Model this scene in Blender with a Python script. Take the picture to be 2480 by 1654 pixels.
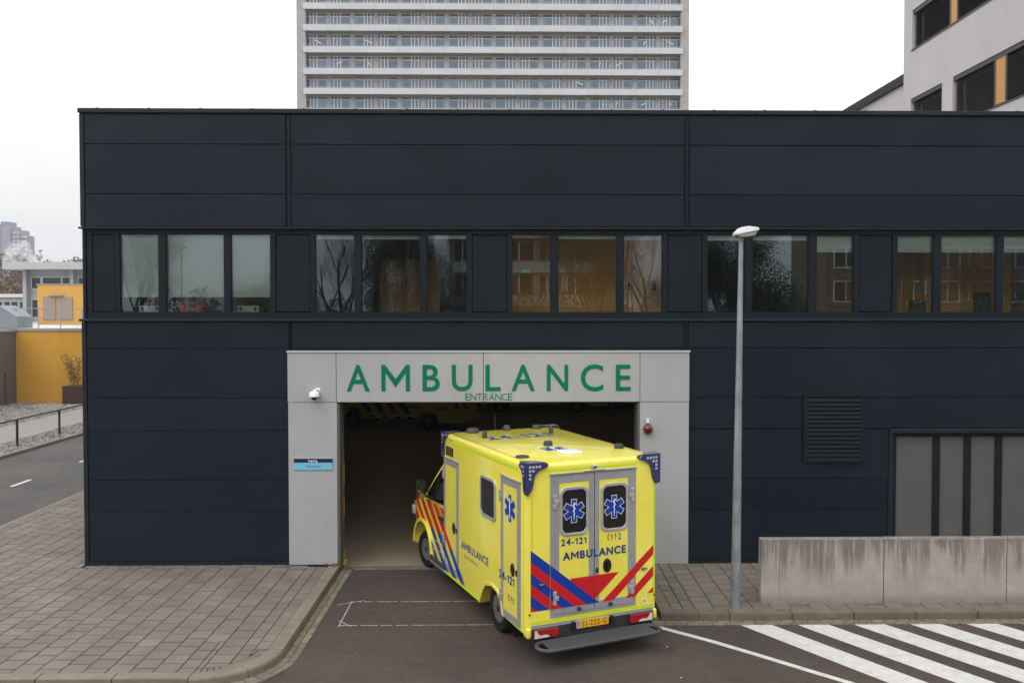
import bpy, bmesh, math, random
from mathutils import Vector, Matrix
R = math.radians
for o in list(bpy.data.objects): bpy.data.objects.remove(o)
S = bpy.context.scene
COL = S.collection

# ------------------------------------------------------------------ camera
cam = bpy.data.cameras.new('camera'); camo = bpy.data.objects.new('camera', cam); COL.objects.link(camo)
camo.location = (0, 0, 5.0); camo.rotation_euler = (R(90 - 1.5), 0, R(-0.9))
cam.sensor_fit = 'HORIZONTAL'; cam.sensor_width = 36; cam.lens = 36 * 2160 / 2480
cam.shift_x = -38 / 2480; cam.shift_y = -24 / 2480
cam.clip_start = 0.1; cam.clip_end = 6000
S.camera = camo

# ------------------------------------------------------------------ sky: bright overcast
SUN_EL, SUN_AZ = R(48), R(200)          # sun behind the photographer, to the left, veiled by cloud
W = bpy.data.worlds.new('World'); S.world = W; W.use_nodes = True
nt = W.node_tree; nt.nodes.clear(); N = nt.nodes.new; L = nt.links.new
out = N('ShaderNodeOutputWorld'); bg = N('ShaderNodeBackground')
sky = N('ShaderNodeTexSky'); sky.sky_type = 'NISHITA'; sky.sun_disc = False
sky.sun_elevation = SUN_EL; sky.sun_rotation = SUN_AZ; sky.dust_density = 4; sky.air_density = 1.5
hsv = N('ShaderNodeHueSaturation'); hsv.inputs['Saturation'].default_value = 0.10
tc = N('ShaderNodeTexCoord'); sep = N('ShaderNodeSeparateXYZ'); ramp = N('ShaderNodeValToRGB')
noi = N('ShaderNodeTexNoise'); noi.inputs['Scale'].default_value = 1.6; noi.inputs['Detail'].default_value = 5
mp = N('ShaderNodeMapping'); mp.inputs['Scale'].default_value = (1, 1, 2.5)
mul = N('ShaderNodeMixRGB'); mul.blend_type = 'MULTIPLY'; mul.inputs['Fac'].default_value = 1
cr = N('ShaderNodeValToRGB'); mix = N('ShaderNodeMixRGB'); mix.inputs['Fac'].default_value = 0.85
L(tc.outputs['Generated'], sep.inputs[0]); L(sep.outputs['Z'], ramp.inputs[0])
e = ramp.color_ramp.elements                     # even cloud layer, a little brighter overhead
e[0].position = 0.0; e[0].color = (6.8, 6.8, 6.8, 1); e[1].position = 1.0; e[1].color = (24.0, 24.2, 24.6, 1)
L(tc.outputs['Generated'], mp.inputs[0]); L(mp.outputs[0], noi.inputs['Vector']); L(noi.outputs['Fac'], cr.inputs[0])
c = cr.color_ramp.elements; c[0].position = 0.3; c[0].color = (0.80, 0.815, 0.84, 1); c[1].position = 0.7; c[1].color = (1.10, 1.09, 1.075, 1)
L(ramp.outputs[0], mul.inputs[1]); L(cr.outputs[0], mul.inputs[2])
L(sky.outputs[0], hsv.inputs['Color']); L(hsv.outputs[0], mix.inputs[1]); L(mul.outputs[0], mix.inputs[2])
L(mix.outputs[0], bg.inputs[0]); bg.inputs[1].default_value = 0.12; L(bg.outputs[0], out.inputs[0])
sun = bpy.data.lights.new('sun', 'SUN'); sun.energy = 0.7; sun.angle = R(35); sun.color = (1, 0.97, 0.93)
suno = bpy.data.objects.new('sun', sun); COL.objects.link(suno)
sd = Vector((-0.42, -0.62, 0.72)).normalized(); suno.location = sd * 60
suno.rotation_euler = (-sd).to_track_quat('-Z', 'Y').to_euler()
sky.sun_elevation = math.asin(sd.z); sky.sun_rotation = math.atan2(sd.x, sd.y)
vs = S.view_settings; vs.view_transform = 'Standard'; vs.look = 'None'; vs.exposure = 0; vs.gamma = 1; vs.use_curve_mapping = False
S.render.engine = 'CYCLES'
S.cycles.max_bounces = 8; S.cycles.transparent_max_bounces = 16; S.cycles.volume_bounces = 1

# ------------------------------------------------------------------ materials
MATS = {}
def mat(name, col, rough=0.6, var=0.0, scale=3.0, bump=0.0, bscale=None, metal=0.0, coat=0.0, spec=0.5, island=0.0, col2=None, stretch=(1, 1, 1), emit=None):
    if name in MATS: return MATS[name]
    m = bpy.data.materials.new(name); m.use_nodes = True; MATS[name] = m
    t = m.node_tree; b = t.nodes['Principled BSDF']
    b.inputs['Base Color'].default_value = (*col, 1); b.inputs['Roughness'].default_value = rough
    b.inputs['Metallic'].default_value = metal; b.inputs['Specular IOR Level'].default_value = spec
    b.inputs['Coat Weight'].default_value = coat; b.inputs['Coat Roughness'].default_value = 0.06
    if emit: b.inputs['Emission Color'].default_value = (*emit[:3], 1); b.inputs['Emission Strength'].default_value = emit[3]
    NN = t.nodes.new; LL = t.links.new
    if var or bump or island or col2:
        g = NN('ShaderNodeNewGeometry'); mp = NN('ShaderNodeMapping'); mp.inputs['Scale'].default_value = stretch
        LL(g.outputs['Position'], mp.inputs[0])
        cur = None
        if var or col2:
            n = NN('ShaderNodeTexNoise'); n.inputs['Scale'].default_value = scale; n.inputs['Detail'].default_value = 6; n.inputs['Roughness'].default_value = 0.6
            LL(mp.outputs[0], n.inputs['Vector']); r = NN('ShaderNodeValToRGB')
            r.color_ramp.elements[0].position = 0.32; r.color_ramp.elements[1].position = 0.68
            a = tuple(x * (1 - var) for x in col); bb = col2 or tuple(min(1, x * (1 + var)) for x in col)
            r.color_ramp.elements[0].color = (*a, 1); r.color_ramp.elements[1].color = (*bb, 1)
            LL(n.outputs['Fac'], r.inputs[0]); cur = r.outputs[0]
        if island:
            oi = NN('ShaderNodeObjectInfo'); ad = NN('ShaderNodeMath'); ad.operation = 'ADD'; fr = NN('ShaderNodeMath'); fr.operation = 'FRACT'
            LL(g.outputs['Random Per Island'], ad.inputs[0]); LL(oi.outputs['Random'], ad.inputs[1]); LL(ad.outputs[0], fr.inputs[0])
            mr = NN('ShaderNodeMapRange'); mr.inputs['To Min'].default_value = 1 - island; mr.inputs['To Max'].default_value = 1 + island
            LL(fr.outputs[0], mr.inputs[0])
            ml = NN('ShaderNodeMixRGB'); ml.blend_type = 'MULTIPLY'; ml.inputs[0].default_value = 1
            if cur: LL(cur, ml.inputs[1])
            else: ml.inputs[1].default_value = (*col, 1)
            LL(mr.outputs[0], ml.inputs[2]); cur = ml.outputs[0]
        if cur: LL(cur, b.inputs['Base Color'])
        if bump:
            n2 = NN('ShaderNodeTexNoise'); n2.inputs['Scale'].default_value = bscale or scale * 8; n2.inputs['Detail'].default_value = 4
            LL(mp.outputs[0], n2.inputs['Vector']); bp = NN('ShaderNodeBump'); bp.inputs['Strength'].default_value = bump; bp.inputs['Distance'].default_value = 0.01
            LL(n2.outputs['Fac'], bp.inputs['Height']); LL(bp.outputs[0], b.inputs['Normal'])
    return m

def glass(name, tint=(0.91, 0.93, 0.92), refl=0.092, gloss=(0.78, 0.93, 1.0), rough=0.0):
    m = bpy.data.materials.new(name); m.use_nodes = True; t = m.node_tree; t.nodes.clear(); NN = t.nodes.new; LL = t.links.new
    o = NN('ShaderNodeOutputMaterial'); mx = NN('ShaderNodeMixShader'); tr = NN('ShaderNodeBsdfTransparent'); gl = NN('ShaderNodeBsdfGlossy')
    tr.inputs[0].default_value = (*tint, 1); gl.inputs[0].default_value = (*gloss, 1); gl.inputs['Roughness'].default_value = rough
    fr = NN('ShaderNodeFresnel'); fr.inputs[0].default_value = 1.5
    ma = NN('ShaderNodeMath'); ma.operation = 'MULTIPLY_ADD'; ma.inputs[1].default_value = 0.9; ma.inputs[2].default_value = refl - 0.036; ma.use_clamp = True
    LL(fr.outputs[0], ma.inputs[0]); LL(ma.outputs[0], mx.inputs[0]); LL(tr.outputs[0], mx.inputs[1]); LL(gl.outputs[0], mx.inputs[2]); LL(mx.outputs[0], o.inputs[0])
    MATS[name] = m; return m

def asphalt(name, base=(0.060, 0.048, 0.039)):
    m = bpy.data.materials.new(name); m.use_nodes = True; MATS[name] = m; t = m.node_tree; b = t.nodes['Principled BSDF']; NN = t.nodes.new; LL = t.links.new
    g = NN('ShaderNodeNewGeometry')
    def noise(s, d=5, r=0.6):
        n = NN('ShaderNodeTexNoise'); n.inputs['Scale'].default_value = s; n.inputs['Detail'].default_value = d; n.inputs['Roughness'].default_value = r
        LL(g.outputs['Position'], n.inputs['Vector']); return n.outputs['Fac']
    def ramp(src, p0, c0, p1, c1):
        r = NN('ShaderNodeValToRGB'); r.color_ramp.elements[0].position = p0; r.color_ramp.elements[1].position = p1
        r.color_ramp.elements[0].color = (*c0, 1); r.color_ramp.elements[1].color = (*c1, 1); LL(src, r.inputs[0]); return r.outputs[0]
    def mul(a, bb):
        x = NN('ShaderNodeMixRGB'); x.blend_type = 'MULTIPLY'; x.inputs[0].default_value = 1; LL(a, x.inputs[1]); LL(bb, x.inputs[2]); return x.outputs[0]
    big = ramp(noise(0.45), 0.3, (base[0] * 0.74, base[1] * 0.76, base[2] * 0.88), 0.7, (base[0] * 1.22, base[1] * 1.2, base[2] * 1.12))
    grit = ramp(noise(55, 3), 0.3, (0.45,) * 3, 0.72, (1.62, 1.58, 1.52)); mid = ramp(noise(6), 0.35, (0.88,) * 3, 0.65, (1.1, 1.1, 1.1))
    vor = NN('ShaderNodeTexVoronoi'); vor.inputs['Scale'].default_value = 26; LL(g.outputs['Position'], vor.inputs['Vector'])
    sp = ramp(vor.outputs['Distance'], 0.05, (2.2, 2.15, 2.0), 0.10, (1, 1, 1))
    spot = ramp(noise(1.1, 4), 0.60, (1, 1, 1), 0.72, (0.74, 0.73, 0.73))
    LL(mul(mul(mul(mul(big, grit), mid), sp), spot), b.inputs['Base Color'])
    b.inputs['Roughness'].default_value = 0.86; b.inputs['Specular IOR Level'].default_value = 0.3
    bp = NN('ShaderNodeBump'); bp.inputs['Strength'].default_value = 0.5; bp.inputs['Distance'].default_value = 0.006; LL(noise(110, 2), bp.inputs['Height']); LL(bp.outputs[0], b.inputs['Normal'])
    return m

def streaked(name, base, dark, ztop, zlen, rust=None):
    """weathered concrete: dirt runs below the top edge, blotches, rust run-off"""
    m = bpy.data.materials.new(name); m.use_nodes = True; MATS[name] = m; t = m.node_tree; b = t.nodes['Principled BSDF']; NN = t.nodes.new; LL = t.links.new
    g = NN('ShaderNodeNewGeometry'); sp = NN('ShaderNodeSeparateXYZ'); LL(g.outputs['Position'], sp.inputs[0])
    def noise(s, st, d=6):
        mp = NN('ShaderNodeMapping'); mp.inputs['Scale'].default_value = st; LL(g.outputs['Position'], mp.inputs[0])
        n = NN('ShaderNodeTexNoise'); n.inputs['Scale'].default_value = s; n.inputs['Detail'].default_value = d; n.inputs['Roughness'].default_value = 0.62; LL(mp.outputs[0], n.inputs['Vector']); return n.outputs['Fac']
    hr = NN('ShaderNodeMapRange'); hr.inputs['From Min'].default_value = ztop - zlen; hr.inputs['From Max'].default_value = ztop; LL(sp.outputs['Z'], hr.inputs[0])
    def mth(op, a, bv):
        x = NN('ShaderNodeMath'); x.operation = op; x.use_clamp = False
        for i, v in enumerate((a, bv)):
            if isinstance(v, (int, float)): x.inputs[i].default_value = v
            else: LL(v, x.inputs[i])
        return x.outputs[0]
    def rng(src, lo, hi, t0=0.0, t1=1.0):
        x = NN('ShaderNodeMapRange'); x.interpolation_type = 'SMOOTHSTEP'; x.inputs['From Min'].default_value = lo; x.inputs['From Max'].default_value = hi; x.inputs['To Min'].default_value = t0; x.inputs['To Max'].default_value = t1; LL(src, x.inputs[0]); return x.outputs[0]
    st = noise(1.0, (13, 13, 0.7)); st2 = noise(1.0, (34, 34, 1.2), 3); bl = noise(2.2, (1, 1, 1)); fine = noise(60, (1, 1, 1), 3); big = noise(1.0, (2.6, 2.6, 0.0), 3)
    below = mth('SUBTRACT', ztop, sp.outputs['Z'])                      # distance under the top edge
    reach = rng(big, 0.30, 0.68, 0.20, zlen * 1.9); fade = rng(mth('DIVIDE', below, reach), 0.0, 1.0, 1.0, 0.0)
    a = mth('MULTIPLY', mth('ADD', mth('MULTIPLY', rng(st, 0.40, 0.60), 0.85), mth('MULTIPLY', rng(st2, 0.42, 0.62), 0.35)), fade)
    a = mth('ADD', a, rng(below, 0.0, 0.16, 0.18, 0.0)); a = mth('ADD', a, mth('MULTIPLY', rng(sp.outputs['Z'], 0.12, 0.34, 0.5, 0.0), rng(bl, 0.3, 0.6)))
    mx = NN('ShaderNodeMixRGB'); mx.use_clamp = True; LL(mth('MINIMUM', mth('MAXIMUM', a, 0.0), 0.66), mx.inputs[0]); mx.inputs[2].default_value = (*dark, 1)
    r = NN('ShaderNodeValToRGB'); r.color_ramp.elements[0].position = 0.3; r.color_ramp.elements[1].position = 0.7
    r.color_ramp.elements[0].color = (*[v * 0.78 for v in base], 1); r.color_ramp.elements[1].color = (*[v * 1.12 for v in base], 1); LL(bl, r.inputs[0]); LL(r.outputs[0], mx.inputs[1])
    f = NN('ShaderNodeMixRGB'); f.blend_type = 'MULTIPLY'; f.inputs[0].default_value = 0.5; LL(mx.outputs[0], f.inputs[1]); LL(fine, f.inputs[2])
    cur = f.outputs[0]
    if rust:
        rn = noise(1.0, (3.1, 3.1, 0.25)); rr = NN('ShaderNodeMapRange'); rr.inputs['From Min'].default_value = 0.66; rr.inputs['From Max'].default_value = 0.74; LL(rn, rr.inputs[0])
        fx = NN('ShaderNodeMixRGB'); LL(mth('MULTIPLY', rr.outputs[0], mth('MULTIPLY', hr.outputs[0], 0.8)), fx.inputs[0]); LL(cur, fx.inputs[1]); fx.inputs[2].default_value = (*rust, 1); cur = fx.outputs[0]
    LL(cur, b.inputs['Base Color']); b.inputs['Roughness'].default_value = 0.88
    bp = NN('ShaderNodeBump'); bp.inputs['Strength'].default_value = 0.35; bp.inputs['Distance'].default_value = 0.01; LL(bl, bp.inputs['Height']); LL(bp.outputs[0], b.inputs['Normal'])
    return m

M = {}
M['asphalt'] = asphalt('asphalt'); M['asphalt_far'] = asphalt('asphalt_side', (0.075, 0.070, 0.068))
M['clad'] = mat('dark_cladding', (0.0098, 0.0150, 0.0222), 0.42, spec=0.15, var=0.16, scale=0.7, bump=0.16, bscale=1.6, island=0.10)
M['clad2'] = mat('dark_window_frame', (0.0090, 0.0135, 0.0190), 0.45, spec=0.15, var=0.08, scale=1.5)
M['trim'] = mat('dark_trim', (0.0155, 0.0200, 0.0250), 0.42, spec=0.18, var=0.1, scale=2)
M['seal'] = mat('black_rubber', (0.012, 0.012, 0.013), 0.7)
M['portal'] = mat('grey_metal_panel', (0.365, 0.368, 0.380), 0.42, var=0.06, scale=1.6, stretch=(1, 1, 0.5), metal=0.0, island=0.03)
M['green'] = mat('green_letter', (0.0, 0.155, 0.082), 0.65, spec=0.12)
M['tile'] = mat('paving_concrete', (0.152, 0.126, 0.104), 0.85, var=0.16, scale=1.6, bump=0.3, bscale=70, island=0.09)
M['kerb'] = mat('kerb_concrete', (0.172, 0.145, 0.112), 0.88, var=0.16, scale=5, bump=0.3, bscale=80, island=0.05)
M['brick'] = mat('gutter_brick', (0.15, 0.125, 0.092), 0.9, var=0.2, scale=9, bump=0.3, bscale=80, island=0.16)
M['joint'] = mat('mossy_joint', (0.012, 0.013, 0.006), 0.95, var=0.4, scale=2.5, col2=(0.024, 0.020, 0.014))
M['paint'] = mat('road_paint', (0.50, 0.49, 0.47), 0.7, var=0.13, scale=7, bump=0.2, bscale=60)
M['concrete'] = streaked('stained_concrete', (0.46, 0.42, 0.375), (0.105, 0.088, 0.072), 1.2, 0.62, (0.22, 0.09, 0.04))
M['galv'] = mat('galvanised_steel', (0.24, 0.26, 0.275), 0.5, var=0.28, scale=7, stretch=(1, 1, 0.4), metal=0.35)
M['white'] = mat('white_plastic', (0.78, 0.78, 0.78), 0.35)
M['black'] = mat('black_plastic', (0.012, 0.012, 0.013), 0.35)
M['dgrey'] = mat('dark_grey_plastic', (0.035, 0.036, 0.038), 0.5)
M['door_grey'] = mat('grey_door_panel', (0.088, 0.087, 0.086), 0.55, var=0.06, scale=2)
M['glass'] = glass('window_glass')
M['glass_tower'] = glass('tower_glass', (0.6, 0.68, 0.72), 0.12, (0.68, 0.84, 1.0))
M['red'] = mat('red_lens', (0.30, 0.004, 0.008), 0.12, coat=1)
M['red_dark'] = mat('dark_red_lens', (0.11, 0.002, 0.004), 0.15, coat=0.6)
M['floor_in'] = mat('garage_floor', (0.30, 0.245, 0.175), 0.3, var=0.12, scale=0.6)
M['wall_in'] = mat('garage_wall', (0.16, 0.14, 0.11), 0.8, var=0.05, scale=1)
M['orange_in'] = mat('room_wall_orange', (0.82, 0.40, 0.055), 0.8, var=0.06, scale=1)
M['room_in'] = mat('room_wall', (0.30, 0.27, 0.22), 0.8)
M['blind'] = mat('blind_fabric', (0.46, 0.50, 0.44), 0.9)

# ------------------------------------------------------------------ mesh helpers
def BM(): return bmesh.new()
def box(bm, x0, x1, y0, y1, z0, z1):
    v = [bm.verts.new(p) for p in ((x0, y0, z0), (x1, y0, z0), (x1, y1, z0), (x0, y1, z0), (x0, y0, z1), (x1, y0, z1), (x1, y1, z1), (x0, y1, z1))]
    for f in ((0, 3, 2, 1), (4, 5, 6, 7), (0, 1, 5, 4), (1, 2, 6, 5), (2, 3, 7, 6), (3, 0, 4, 7)): bm.faces.new([v[i] for i in f])
    return bm
def P3(pl, a, b, d): return {'xz': (a, d, b), 'yz': (d, a, b), 'xy': (a, b, d)}[pl]
def prism(bm, pts, pl, d0, d1):
    """closed polygon pts in plane pl extruded from d0 to d1 along the third axis"""
    n = len(pts)
    A = [bm.verts.new(P3(pl, a, b, d0)) for a, b in pts]; B = [bm.verts.new(P3(pl, a, b, d1)) for a, b in pts]
    bm.faces.new(A); bm.faces.new(B[::-1])
    for i in range(n): bm.faces.new((A[i], B[i], B[(i + 1) % n], A[(i + 1) % n]))
    return bm
def ring(bm, o, i, pl, d0, d1):
    """frame between two loops with the same number of points"""
    n = len(o)
    vs_ = [[bm.verts.new(P3(pl, a, b, d)) for a, b in lp] for lp in (o, i) for d in (d0, d1)]
    oa, ob, ia, ib = vs_
    for k in range(n):
        j = (k + 1) % n
        for q in ((oa[k], oa[j], ob[j], ob[k]), (ia[j], ia[k], ib[k], ib[j]), (oa[j], oa[k], ia[k], ia[j]), (ob[k], ob[j], ib[j], ib[k])): bm.faces.new(q)
    return bm
def rect(a0, a1, b0, b1): return [(a0, b0), (a1, b0), (a1, b1), (a0, b1)]
def rrect(a0, a1, b0, b1, r, n=5):
    p = []
    for cx, cy, s in ((a1 - r, b1 - r, 0), (a0 + r, b1 - r, 90), (a0 + r, b0 + r, 180), (a1 - r, b0 + r, 270)):
        for k in range(n + 1): t = R(s + 90 * k / n); p.append((cx + r * math.cos(t), cy + r * math.sin(t)))
    return p
def tube(bm, pts, r, n=8, closed=False):
    pts = [Vector(p) for p in pts]; rings = []
    rr = r if isinstance(r, (list, tuple)) else [r] * len(pts)
    for i, p in enumerate(pts):
        a = pts[i - 1] if (i > 0 or closed) else p; b = pts[(i + 1) % len(pts)] if (i < len(pts) - 1 or closed) else p
        d = (b - a).normalized(); u = d.cross(Vector((0, 0, 1)))
        if u.length < 0.05: u = d.cross(Vector((0, 1, 0)))
        u.normalize(); w = d.cross(u)
        rings.append([bm.verts.new(p + (u * math.cos(2 * math.pi * k / n) + w * math.sin(2 * math.pi * k / n)) * rr[i]) for k in range(n)])
    m = len(rings)
    for i in range(m if closed else m - 1):
        A, B = rings[i], rings[(i + 1) % m]
        for k in range(n): bm.faces.new((A[k], A[(k + 1) % n], B[(k + 1) % n], B[k]))
    if not closed: bm.faces.new(rings[0][::-1]); bm.faces.new(rings[-1])
    return bm
def lathe(bm, prof, c=(0, 0, 0), axis='z', n=20):
    c = Vector(c); rings = []
    for r, h in prof:
        rg = []
        for k in range(n):
            t = 2 * math.pi * k / n; a, b = r * math.cos(t), r * math.sin(t)
            rg.append(bm.verts.new(c + Vector({'z': (a, b, h), 'x': (h, a, b), 'y': (a, h, b)}[axis])))
        rings.append(rg)
    for A, B in zip(rings, rings[1:]):
        for k in range(n): bm.faces.new((A[k], A[(k + 1) % n], B[(k + 1) % n], B[k]))
    bm.faces.new(rings[0][::-1]); bm.faces.new(rings[-1]); return bm
def clip(poly, a, b):
    """keep the part of poly left of the directed line a->b"""
    o = []; n = len(poly)
    s = lambda p: (b[0] - a[0]) * (p[1] - a[1]) - (b[1] - a[1]) * (p[0] - a[0])
    for i in range(n):
        p, q = poly[i], poly[(i + 1) % n]; sp_, sq = s(p), s(q)
        if sp_ >= 0: o.append(p)
        if sp_ * sq < 0: t = sp_ / (sp_ - sq); o.append((p[0] + t * (q[0] - p[0]), p[1] + t * (q[1] - p[1])))
    return o
def area(p): return 0.5 * sum(p[i][0] * p[(i + 1) % len(p)][1] - p[(i + 1) % len(p)][0] * p[i][1] for i in range(len(p)))

def to_mesh(name, bm, bev=0.0, seg=2, smooth=None):
    bmesh.ops.recalc_face_normals(bm, faces=bm.faces)
    if bev:
        ed = [e for e in bm.edges if len(e.link_faces) == 2 and e.calc_face_angle(0) > 0.5]
        bmesh.ops.bevel(bm, geom=ed, offset=bev, segments=seg, affect='EDGES', clamp_overlap=True, profile=0.5)
    me = bpy.data.meshes.new(name); bm.to_mesh(me); bm.free()
    if smooth is not None:
        me.polygons.foreach_set('use_smooth', [True] * len(me.polygons)); me.set_sharp_from_angle(angle=R(smooth))
    return me
def origin(o):
    v = Vector((0, 0, 0))
    while o: v += o.location; o = o.parent
    return v
def put(name, me, m, parent=None, local=False, loc=None):
    o = bpy.data.objects.new(name, me); COL.objects.link(o)
    if m is not None and not me.materials: me.materials.append(M[m] if isinstance(m, str) else m)
    if parent: o.parent = parent
    if loc is not None: o.location = loc
    elif parent and not local: o.location = -origin(parent)
    return o
def obj(name, bm, m, parent=None, local=False, bev=0.0, seg=2, smooth=None):
    return put(name, to_mesh(name, bm, bev, seg, smooth), m, parent, local)
def tag(o, label=None, cat=None, group=None, kind=None):
    if label: o['label'] = label
    if cat: o['category'] = cat
    if group: o['group'] = group
    if kind: o['kind'] = kind
    return o
def thing(name, label, cat, loc=(0, 0, 0), rotz=0.0, group=None):
    o = bpy.data.objects.new(name, None); COL.objects.link(o); o.location = loc; o.rotation_euler = (0, 0, rotz); o.empty_display_size = 0.2
    return tag(o, label, cat, group)
def struct(name, bm, m, **k): return tag(obj(name, bm, m, **k), kind='structure')
def dup(o, parent=None):
    c_ = o.copy(); COL.objects.link(c_)
    if parent: c_.parent = parent
    for ch in o.children: dup(ch, c_)
    return c_

# writing: glyphs of the built-in font as meshes, fitted to a box on any plane
def glyph(ch, bold):
    """flat bmesh of one character, its advance width at size 1; M is drawn by hand"""
    if ch == '1':
        s = 0.085 + bold * 1.8; bm = bmesh.new(); h = 0.68
        bm.faces.new([bm.verts.new((x, y, 0)) for x, y in ((0.20, 0), (0.20 + s, 0), (0.20 + s, h), (0.20 + s * 0.25, h), (0.05, h - 0.12), (0.05, h - 0.12 - s * 0.9), (0.20, h - 0.05 - s * 0.9))]); return bm, 0.28 + s
    if ch == 'M':
        s = 0.095 + bold * 1.6; bm = bmesh.new(); w = 0.80; h = 0.682; d = s * 0.95
        prism(bm, [(0.06, 0), (0.06 + s, 0), (0.06 + s, h - 0.20), (0.06 + w / 2, 0.10), (0.06 + w - s, h - 0.20), (0.06 + w - s, 0), (0.06 + w, 0), (0.06 + w, h), (0.06 + w - d * 0.95, h), (0.06 + w / 2, 0.10 + d * 2.0), (0.06 + d * 0.95, h), (0.06, h)], 'xy', 0, 1)
        bmesh.ops.delete(bm, geom=[f for f in bm.faces if f.calc_center_median().z > 0.01], context='FACES')
        bmesh.ops.delete(bm, geom=[v for v in bm.verts if v.co.z > 0.5], context='VERTS'); return bm, w + 0.12
    cu = bpy.data.curves.new('t', 'FONT'); cu.body = ch; cu.size = 1; cu.offset = bold; cu.resolution_u = 4
    ob = bpy.data.objects.new('t', cu); COL.objects.link(ob); dg = bpy.context.evaluated_depsgraph_get(); dg.update()
    me = bpy.data.meshes.new_from_object(ob.evaluated_get(dg)); bpy.data.objects.remove(ob); bpy.data.curves.remove(cu)
    bm = bmesh.new(); bm.from_mesh(me); bpy.data.meshes.remove(me); xs = [v.co.x for v in bm.verts]
    a0, a1 = min(xs), max(xs)
    for v in bm.verts: v.co.x += 0.05 - a0
    return bm, a1 - a0 + 0.10
def glyphs(txt, x0, x1, z0, z1, org, right, up, off=0.002, bold=0.0, thick=0.0015, fitz=None, track=0.03):
    """mesh of txt fitted between x0..x1 along right and z0..z1 (capital height) along up"""
    bm = bmesh.new(); pen = 0
    for ch in txt:
        g, w = glyph(ch, bold)
        for v in g.verts: v.co.x += pen
        t = bpy.data.meshes.new('t'); g.to_mesh(t); g.free(); bm.from_mesh(t); bpy.data.meshes.remove(t); pen += w + track - (0.07 if ch in 'AL' else 0)
    xs = [v.co.x for v in bm.verts]; ys = [v.co.y for v in bm.verts]
    a0, a1 = min(xs), max(xs); b0, b1 = (min(ys), max(ys)) if fitz is None else fitz
    org, right, up = Vector(org), Vector(right), Vector(up); nrm = right.cross(up)
    for v in bm.verts: v.co.z = 0
    r_ = bmesh.ops.extrude_face_region(bm, geom=bm.faces[:])
    for v in [g for g in r_['geom'] if isinstance(g, bmesh.types.BMVert)]: v.co.z = 1.0
    for v in bm.verts:
        a = x0 + (v.co.x - a0) / (a1 - a0) * (x1 - x0); b = z0 + (v.co.y - b0) / (b1 - b0) * (z1 - z0)
        v.co = org + right * a + up * b + nrm * (off + (thick if v.co.z > 0.5 else 0))
    for f in bm.faces: f.smooth = False
    return bm
CAP = (0.0, 0.682)    # baseline and capital height of the built-in font at size 1
random.seed(7)

def leaves(pts, sizes, rnd, asp=0.6, updir=None):
    """thousands of small leaf faces as one light mesh"""
    V, F = [], []
    for p, s in zip(pts, sizes):
        if updir is None: u = Vector((rnd.gauss(0, 1), rnd.gauss(0, 1), rnd.gauss(0, 1))).normalized()
        else: u = (Vector(updir) + Vector((rnd.gauss(0, .45), rnd.gauss(0, .45), rnd.gauss(0, .3)))).normalized()
        w = u.orthogonal().normalized(); n = len(V)
        if updir is None: a, c_ = w * s, u.cross(w) * s * asp
        else: a, c_ = u * s, w * s * asp
        V += [p + a, p + c_, p - a, p - c_]; F.append((n, n + 1, n + 2, n + 3))
    me = bpy.data.meshes.new('leaves'); me.from_pydata(V, [], F); me.update(); return me
# ================================================================== ground, road, pavements
g_ = BM(); box(g_, -3000, 3000, -1500, 4500, -0.5, -0.30)
struct('ground', g_, mat('ground_earth', (0.10, 0.095, 0.075), 0.95, var=0.25, scale=0.02, col2=(0.13, 0.125, 0.10)))
# forecourt asphalt
g_ = BM(); box(g_, -11.4, 40, -30, 17.1, -0.3, 0.0); road = struct('road', g_, 'asphalt')

def stripe(name, pts, z=0.004, m='paint', h=0.004):
    b = BM(); prism(b, pts, 'xy', z - h, z); return obj(name, b, m, road)
dx = -1.47 / 2.27
for k in range(6):                                   # hatched no-stopping area on the right
    x0, x1 = 3.56 + 0.898 * k, 4.05 + 0.898 * k; yb = 9.0
    stripe('hatch_stripe', [(x0, 13.95), (x0 + (yb - 13.95) * dx, yb), (x1 + (yb - 13.95) * dx + 0.06, yb), (x1, 13.95)])
def band(pts, w):
    Lp, Rp = [], []
    for i, p in enumerate(pts):
        a, b = Vector(pts[max(0, i - 1)]), Vector(pts[min(len(pts) - 1, i + 1)]); d = (b - a).normalized(); n = Vector((-d.y, d.x)) * w / 2
        Lp.append((p[0] + n.x, p[1] + n.y)); Rp.append((p[0] - n.x, p[1] - n.y))
    return Lp + Rp[::-1]
stripe('edge_line', band([(2.25, 13.86), (2.6, 13.56), (2.99, 13.22), (3.5, 12.72), (4.05, 12.16), (4.5, 11.71), (5.2, 11.0), (6.2, 9.9)], 0.10))
M['chalk'] = mat('worn_chalk', (0.33, 0.32, 0.31), 0.9, var=0.55, scale=18)
random.seed(3)
for ya in (15.13, 13.99):
    x = -2.74
    while x < 0.6:
        w = random.uniform(0.08, 0.34); stripe('survey_mark', [(x, ya - 0.007), (x, ya + 0.007), (x + w, ya + 0.007), (x + w, ya - 0.007)], 0.003, 'chalk', 0.003); x += w + random.uniform(0.02, 0.06)
for a, b in (((-2.765, 15.18), (-2.755, 13.93)), ((-2.97, 14.98), (-2.56, 15.20)), ((-2.80, 14.20), (-2.56, 13.95))): stripe('survey_mark', band([a, b], 0.016), 0.0034, 'chalk', 0.003)

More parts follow.
